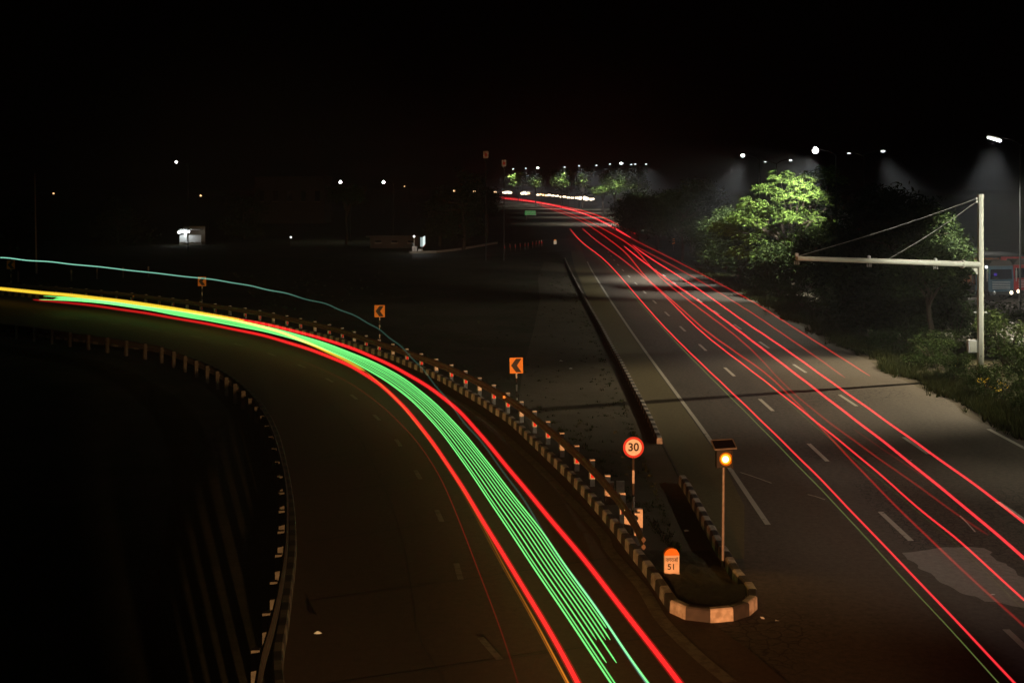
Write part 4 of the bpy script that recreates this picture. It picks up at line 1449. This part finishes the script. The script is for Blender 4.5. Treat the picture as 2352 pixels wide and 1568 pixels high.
# grass along the verges
mb = MB()
rnd = random.Random(4)
def blades(mb, x, y, h, n):
    for j in range(n):
        th = rnd.uniform(0, 6.28); l = rnd.uniform(.02, .16)
        bx_, by_ = x + math.cos(th) * l, y + math.sin(th) * l
        tx, ty = bx_ + rnd.gauss(0, .12) * h * 2, by_ + rnd.gauss(0, .12) * h * 2
        hh = h * rnd.uniform(.5, 1.2)
        wd = .018 + .00012 * y
        dx, dy = math.cos(th + 1.5) * wd, math.sin(th + 1.5) * wd
        b = len(mb.v)
        mb.v += [(bx_ - dx, by_ - dy, 0), (bx_ + dx, by_ + dy, 0), (tx, ty, hh)]
        mb.f.append((b, b + 1, b + 2)); mb.m.append(0)
for i in range(5200):
    y = 44 + (rnd.random() ** 1.4) * 90
    e = edge_r(y) + .35 + .25 * math.sin(y * .8)
    x = e + abs(rnd.gauss(0, 1.5)) * (1 if y > 47 else 1.2) - (rnd.random() < .12) * rnd.random() * .6
    if x > 29: continue
    blades(mb, x, y, rnd.uniform(.15, .45), 7)
tag(mb.build('verge_grass', M['grassleaf']), 'rough grass and weeds covering the right verge', 'grass', kind='stuff')
mb = MB()
for i in range(1100):
    y = 29 + (rnd.random() ** 1.3) * 100
    xr = interp([(26, 4.0), (30, 4.5), (52, 5.0), (81, 5.4), (141, 6.0)], y)
    xlft = interp([(26, 3.2), (30, 3.3), (40, 2.0), (49, .4), (60, -4), (80, -16), (130, -30)], y)
    t = rnd.random() ** 3
    x = xlft + .8 + (xr - xlft - 1.2) * (t if rnd.random() < .75 else 1 - t * .15)
    blades(mb, x, y, rnd.uniform(.03, .11), 6)
tag(mb.build('median_grass', M['grassleaf']), 'sparse low grass tufts on the dusty median', 'grass', kind='stuff')

# ------------------------------------------------------------------ background buildings
def house(name, x0, x1, ytop, ybot, Y, label, depth=8, wallm='wall_dark', nwin=3):
    c0, c1 = P(x0, ytop, Y), P(x1, ytop, Y)
    zt = c0.z
    root = empty(name, ((c0.x + c1.x) / 2, Y, 0)); tag(root, label, 'building')
    w_ = c1.x - c0.x
    mb = MB(); mb.box((0, depth / 2, zt / 2), (w_, depth, zt)); wl = mb.build('wall', M[wallm], root)
    mb = MB(); mb.box((0, depth / 2 - .3, zt + .12), (w_ + 1.0, depth + 1.0, .24)); mb.build('roof', M['wall_dark'], root)
    for k in range(nwin):
        x = -w_ / 2 + w_ * (k + .5) / nwin
        m2 = MB(); m2.box((x, -.02, zt * .6), (w_ / nwin * .35, .06, zt * .22)); wi = m2.build('window', M['glass'], root)
        m2 = MB(); m2.box((x, -.05, zt * .6 - zt * .125), (w_ / nwin * .42, .14, .1)); m2.build('sill', M['wall'], wi)
    return root


house('apartment_building', 585, 745, 408, 470, 300, 'barely visible flat roofed brownish building in the left background', 12, nwin=5)
house('shed', 850, 962, 545, 580, 180, 'long low dark shed left of the lit sign panel', 6, nwin=3)
house('shed', 1700, 1790, 538, 570, 150, 'low pale walled shed glimpsed behind the trees at right', 6, 'wall', 3)

# lit kiosk
Yk = 190.0
p0 = P(432, 545, Yk)
root = empty('kiosk', (p0.x, Yk, 0)); tag(root, 'small roadside kiosk lit glaring white by a tube lamp in the left background', 'kiosk')
zb = P(432, 557, Yk).z
mb = MB(); mb.box((.1, 1.0, zb + .55), (3.3, .15, 1.1)); mb.build('counter', M['white'], root)
mb = MB(); mb.box((.1, 2.2, zb / 2), (3.4, 2.4, max(.1, zb - .02))); mb.build('base', M['wall'], root)
mb = MB(); mb.box((.1, 3.3, zb + 1.2), (3.4, .1, 2.4)); mb.build('back_wall', M['wall'], root)
mb = MB(); mb.box((.2, 1.2, zb + 1.95), (3.2, 2.0, .14)); mb.build('awning', M['white'], root)
mb = MB(); mb.box((-.55, .7, zb + .9), (.45, .3, 1.8)); mb.build('pillar', M['white'], root)
mb = MB(); mb.tube([(-1.6, .1, zb + 1.55), (.2, .1, zb + 1.66)], .14, 8); mb.ball((-1.4, .1, zb + 1.55), .22, 10); mb.build('tube_lamp', M['tube'], root)
for k in range(4):
    m2 = MB(); m2.ball((-.9 + k * .6, .6, zb + .1 - .1 * (k % 2)), .14, 8); m2.build('jar', M['white'], root)
ld = bpy.data.lights.new('kiosk_light', 'POINT'); ld.energy = 70; ld.shadow_soft_size = .2; ld.color = (.92, 1, 1)
lo = bpy.data.objects.new('kiosk_light', ld); COL.objects.link(lo); lo.parent = root; lo.location = (-.8, -.5, zb + 1.3)

# lit sign panel and white blocks by the side road
Ys = 166.0
q = P(971, 554, Ys)
root = empty('backlit_sign', (q.x, Ys, 0)); tag(root, 'tall narrow backlit white panel sign with a slanted red edge by the side road', 'lit sign')
zc = q.z
mb = MB()
mb.prism([(-.32, zc - .72), (-.02, zc - .72), (-.02, zc + .52), (-.32, zc + .52)], -.05, .05); mb.build('side_panel', lamp_mat('pale_panel', (.6, .75, .72), .55), root)
mb = MB()
mb.prism([(0, zc - .72), (.22, zc - .55), (.32, zc - .3), (.32, zc + .72), (0, zc + .55)], -.05, .05); mb.build('bright_panel', M['panel_light'], root)
mb = MB(); mb.prism([(.0, zc - .80), (.27, zc - .62), (.36, zc - .3), (.335, zc - .3), (.23, zc - .575), (0, zc - .735)], -.05, .05); mb.build('red_edge', M['red'], root)
mb = MB(); mb.tube([(-.1, 0, 0), (-.1, 0, zc - .7)], .05, 8); mb.build('post', M['steel'], root)
ld = bpy.data.lights.new('sign_light', 'POINT'); ld.energy = 35; ld.shadow_soft_size = .3; ld.color = (.92, 1, .98)
lo = bpy.data.objects.new('sign_light', ld); COL.objects.link(lo); lo.parent = root; lo.location = (-.4, -1.2, zc)
q = G(954, 581)
root = empty('freezer_cabinet', (q.x - .1, q.y, 0)); tag(root, 'white upright cabinet under the small round lamp left of the backlit sign', 'cabinet')
mb = MB(); mb.box((0, 0, .45), (.62, .5, .88)); bd = mb.build('body', M['white'], root)
mb = MB(); mb.box((.02, -.27, .45), (.03, .03, .7)); mb.build('door_edge', M['steel'], bd)
q2 = G(965, 581)
root = empty('crate', (q2.x, q2.y, 0)); tag(root, 'low pale box on the kerb between cabinet and backlit sign', 'crate')
mb = MB(); mb.box((.05, 0, .26), (.6, .5, .48)); mb.build('body', M['white'], root)
mb = MB(); mb.box((.05, 0, .515), (.64, .54, .03)); mb.build('lid', M['white'], root)
q = P(951, 543, 169)
root = empty('bulb_post', (q.x, 169, 0)); tag(root, 'thin post with a small round white bulb behind the white cabinet', 'lamp post')
mb = MB(); mb.tube([(0, 0, 0), (0, 0, q.z)], .04, 6); mb.build('post', M['post_white'], root)
mb = MB(); mb.ball((0, 0, q.z), .13, 8); mb.build('bulb', M['tube'], root)
ld = bpy.data.lights.new('bulb_light', 'POINT'); ld.energy = 40; ld.shadow_soft_size = .2
lo = bpy.data.objects.new('bulb_light', ld); COL.objects.link(lo); lo.parent = root; lo.location = (.3, -1.5, q.z)

# tiny isolated bulbs on shacks in the dark
for x, y, Y, mt, lb in ((196, 580, 175, 'tube', 'tiny white bulb low in the dark at far left'), (315 + 353 - 0, 545, 185, 'tube', 'tiny white bulb on a short post mid left of the long shed'),
                        (718 - 0 if False else 720, 566, 190, 'lens_orange', 'tiny dim bulb on a short post right of the white one'),
                        (315, 630 - 0, 150, 'tube', 'faintest bulb on a short stake below the kiosk')):
    q = P(x, y, Y)
    root = empty('bulb_post', (q.x, Y, 0)); tag(root, lb, 'lamp post')
    mb = MB(); mb.tube([(0, 0, 0), (0, 0, q.z)], .035, 6); mb.build('post', M['steel'], root)
    mb = MB(); mb.ball((0, 0, q.z), .10 if y > 600 else .12, 8); mb.build('bulb', M[mt], root)


# ------------------------------------------------------------------ lorries on the service road
def wheel(parent, x, y, r=.5):
    m2 = MB()
    m2.tube([(x - .14, y, r), (x + .14, y, r)], r, 18)
    wo = m2.build('wheel', M['tyre'], parent)
    m2 = MB(); m2.tube([(x - .16, y, r), (x + .16, y, r)], r * .5, 12); m2.build('rim', M['steel'], wo)


def lorry(loc, rz, label, cabm, bodym, lights, length=8.0, hb=3.1, wid=2.4):
    root = empty('lorry', loc, rz); tag(root, label, 'lorry', 'parked lorries on the service road')
    w2 = wid / 2
    # front faces -Y
    prof = [(-w2, .75), (w2, .75), (w2, 1.9), (w2 - .08, 2.75), (-w2 + .08, 2.75), (-w2, 1.9)]
    mb = MB(); mb.prism(prof, 0, 1.9); cab = mb.build('cab', M[cabm], root)
    mb = MB(); mb.prism([(-w2 + .14, 1.72), (w2 - .14, 1.72), (w2 - .2, 2.5), (-w2 + .2, 2.5)], -.03, -.005); mb.build('windscreen', M['glass'], cab)
    mb = MB()
    for k in range(5):
        mb.box((0, -.02, 1.0 + k * .13), (1.5, .05, .05))
    mb.build('grille', M['chrome'], cab)
    mb = MB(); mb.box((0, -.12, .62), (wid, .24, .28)); mb.build('bumper', M['dark'], root)
    mb = MB(); mb.prism([(-w2 + .05, 2.76), (w2 - .05, 2.76), (w2 - .3, 3.15), (-w2 + .3, 3.15)], .0, 1.7); mb.build('visor_board', M['wall_dark'], root)
    mb = MB(); mb.box((0, 2.1 + length / 2 - 1, 1.0 + hb / 2 - .3), (wid + .05, length - 2, hb - 1.0)); bo_ = mb.build('cargo_body', M[bodym], root)
    mb = MB()
    for k in range(7):
        for s_ in (-1, 1):
            mb.box((s_ * (w2 + .05), 2.3 + k * (length - 2.6) / 6, 1.0 + hb / 2 - .3), (.07, .09, hb - 1.05))
    mb.build('side_ribs', M['wall_dark'], bo_)
    mb = MB(); mb.box((0, 2.1 + length / 2 - 1, 1.0 + hb - .76), (wid + .2, length - 1.9, .12)); mb.build('roof_shade_sheet', M['dark'], bo_)  # dark sheet added to tone down the lamp-lit cargo roof
    mb = MB(); mb.box((0, length / 2 + .3, .75), (1.0, length - .6, .3)); mb.build('chassis', M['dark'], root)
    for s_ in (-1, 1):
        wheel(root, s_ * (w2 - .16), 1.2); wheel(root, s_ * (w2 - .16), length - 2.4); wheel(root, s_ * (w2 - .16), length - 1.3)
        m2 = MB(); m2.tube([(s_ * (w2 + .16), -.1, 1.55), (s_ * (w2 + .16), -.1, 2.6)], .04, 6); m2.box((s_ * (w2 + .16), -.1, 2.1), (.12, .05, .6))
        m2.build('mirror', M['chrome'], root)
    for s_, on in ((-1, lights[0]), (1, lights[1])):
        m2 = MB(); m2.ball((s_ * (w2 - .35), -.26, .68), .14, 12, (1, .5, 1)); m2.build('headlight', M['headlight' if on else 'chrome'], root)
    return root


l1 = lorry((38.35, 97.3, 0), R(9), 'blue cabbed lorry with orange body and one headlight lit, seen right of the gantry mast', 'truck_blue', 'truck_orange', (False, True), wid=2.15)
m2 = MB(); m2.box((-.5, -.045, 2.1), (.25, .01, .2)); m2.build('cab_lamp', M['violet'], l1)
m2 = MB(); m2.ball((-1.36, -.2, 2.7), .11, 10); m2.build('side_lamp', M['lens_dim'], l1)
l2 = lorry((41.05, 98.8, 0), R(2), 'red lorry cut by the right picture edge beside the blue cabbed one', 'truck_red', 'truck_red', (True, False))

# ------------------------------------------------------------------ queue of vehicles with headlights at the far bend
def far_vehicle(x, y, Y, wpx, kind, label, warm=False, dual=True):
    c = P(x, y, Y)
    base = c.z - .9
    root = empty('far_vehicle', (c.x, Y, base)); tag(root, label, kind, 'vehicles queuing with headlights on at the far bend')
    ww = max(1.8, wpx * Y / F)
    bw = 2.3
    mb = MB(); mb.box((0, 3.0, 1.5), (bw, 5.5, 2.0)); mb.build('body', M['wall_dark'], root)
    mb = MB(); mb.box((0, .1, 1.9), (bw * .85, .1, .7)); mb.build('windscreen', M['glass'], root)
    hr = max(.35, (4.2 if x > 1330 and wpx > 15 else 2.8 if wpx > 15 else 2.0) * Y / F)
    for s_ in (-1, 1):
        m2 = MB(); m2.ball((s_ * ww * .25, -.1, .9), 1.0, 12, (ww * .27, .3, hr)); m2.build('headlight', M['headlight_warm' if warm else 'headlight'], root)


random.seed(12)
fv = [(1044, 438.5, 3.5, 1), (1090, 440.5, 3, 1), (1117, 441, 4.5, 0), (1121, 441.2, 3, 1), (1137, 442, 5, 1), (1165, 442.5, 22, 0), (1204, 444.5, 17, 0), (1214, 444.6, 2.5, 1), (1236, 447.5, 4, 0),
      (1243, 446.5, 3, 1), (1249, 448, 5, 1), (1255, 449, 4, 1), (1262, 448, 9, 0), (1270, 449.5, 6, 0), (1279, 450, 8, 0), (1289, 452, 7, 0), (1297, 452, 9, 0), (1306, 454, 8, 0), (1315, 454.5, 8, 0),
      (1324, 454.5, 7, 0), (1337, 455, 22, 0), (1352, 456.5, 22, 0), (1360, 457, 10, 0)]
n_ = len(fv)
for i, (x, y, wpx, warm) in enumerate(fv):
    Y = 640 + (1360 - x) * .9
    if x < 1155: lb = 'tiny warm light of a vehicle left of the highway bend, number %s from the left' % ['one', 'two', 'three', 'four', 'five'][i]
    else:
        lb = {5: 'broad white glare of a vehicle above the left end of the red bundle', 6: 'second broad white glare of the queue from the left',
              20: 'long white hot glare near the right end of the queue', 21: 'longest white hot glare at the right end of the queue',
              22: 'tapering last glare at the extreme right of the queue'}.get(i, 'headlights of a vehicle in the queue, %s after the second broad glare' %
              ['', '', '', '', '', '', '', 'first small spot', 'second small spot', 'third small spot', 'fourth small spot', 'fifth small spot', 'first round pair', 'second round pair', 'third round pair',
               'fourth round pair', 'fifth round pair', 'sixth round pair', 'seventh round pair', 'eighth round pair'][min(i, 19)])
    far_vehicle(x, y, Y, wpx, 'vehicle', lb, bool(warm))
# glints behind the trees right of the bend
for i, (x, y, wpx, lb) in enumerate([(1455, 478, 4, 'leftmost small glint between trees right of the bend'), (1461, 480, 3, 'second small glint between trees right of the bend'),
                                     (1477, 483.5, 7, 'wider glint in the middle between trees right of the bend'), (1499, 490, 4, 'fourth glint between trees right of the bend'),
                                     (1507, 491.5, 9, 'rightmost and widest glint between trees right of the bend'), (1527, 514, 13, 'dull pale glint low between trees above the hazard marker')]):
    Y = 255 - i * 8
    c = P(x, y, Y)
    root = empty('parked_vehicle', (c.x, Y, max(0, c.z - 1.2))); tag(root, lb, 'vehicle', 'vehicles glimpsed between the trees')
    mb = MB(); mb.box((0, 2.3, .9), (1.8, 4.2, 1.2)); mb.build('body', M['dark'], root)
    mb = MB(); mb.ball((0, -.1, 1.0), 1.0, 8, (wpx / 2 * Y / F * .8, .1, .12)); mb.build('headlight', M['headlight_warm' if i != 5 else 'chrome'], root)

# scraps of litter
for x, y, s, lb in ((729, 1460, .10, 'pale scrap of litter alone on the empty ramp at lower left'), (2280, 1371, .06, 'bright scrap on the pale asphalt patch at lower right'),
                    (1288, 832, .12, 'white scrap on the median below the centre of the picture'), (1310, 849, .10, 'small white scrap on the median right of the other'),
                    (1576, 1224, .09, 'white scrap on the island between round sign and lamp pole'), (1752, 1424, .06, 'crumpled scrap on the asphalt right of the island nose'),
                    (1785, 1430, .05, 'tiny scrap farthest right of the island nose'), (2093, 1060, .04, 'tiny bright speck on the right highway lane')):
    p = G(x, y)
    r_ = random.Random(int(x))
    mb = MB()
    pts = [Vector((math.cos(k * 1.256) * s * r_.uniform(.5, 1.2), math.sin(k * 1.256) * s * r_.uniform(.5, 1.2), .03 + r_.uniform(0, s * .4))) for k in range(5)]
    top = Vector((0, 0, s * .9))
    for k in range(5):
        mb.face([pts[k], pts[(k + 1) % 5], top])
    mb.face([q_ * 1 for q_ in pts][::-1])
    o = mb.build('litter', M['white']); o.location = (p.x, p.y, .015)
    tag(o, lb, 'litter')

# ------------------------------------------------------------------ haze
mb = MB()
mb.box((0, 1950, 29.5), (4200, 4100, 61))
hz = mb.build('haze', None or mat('haze_tmp', (1, 1, 1)))
hm = bpy.data.materials.new('haze'); hm.use_nodes = True
nt = hm.node_tree; nt.nodes.clear()
out = nt.nodes.new('ShaderNodeOutputMaterial')
pv = nt.nodes.new('ShaderNodeVolumePrincipled')
pv.inputs['Color'].default_value = (.82, .9, 1, 1)
pv.inputs['Density'].default_value = .00055
pv.inputs['Anisotropy'].default_value = .25
nt.links.new(pv.outputs[0], out.inputs['Volume'])
hz.data.materials.clear(); hz.data.materials.append(hm)
tag(hz, 'thin night haze over the whole place', 'haze', kind='stuff')
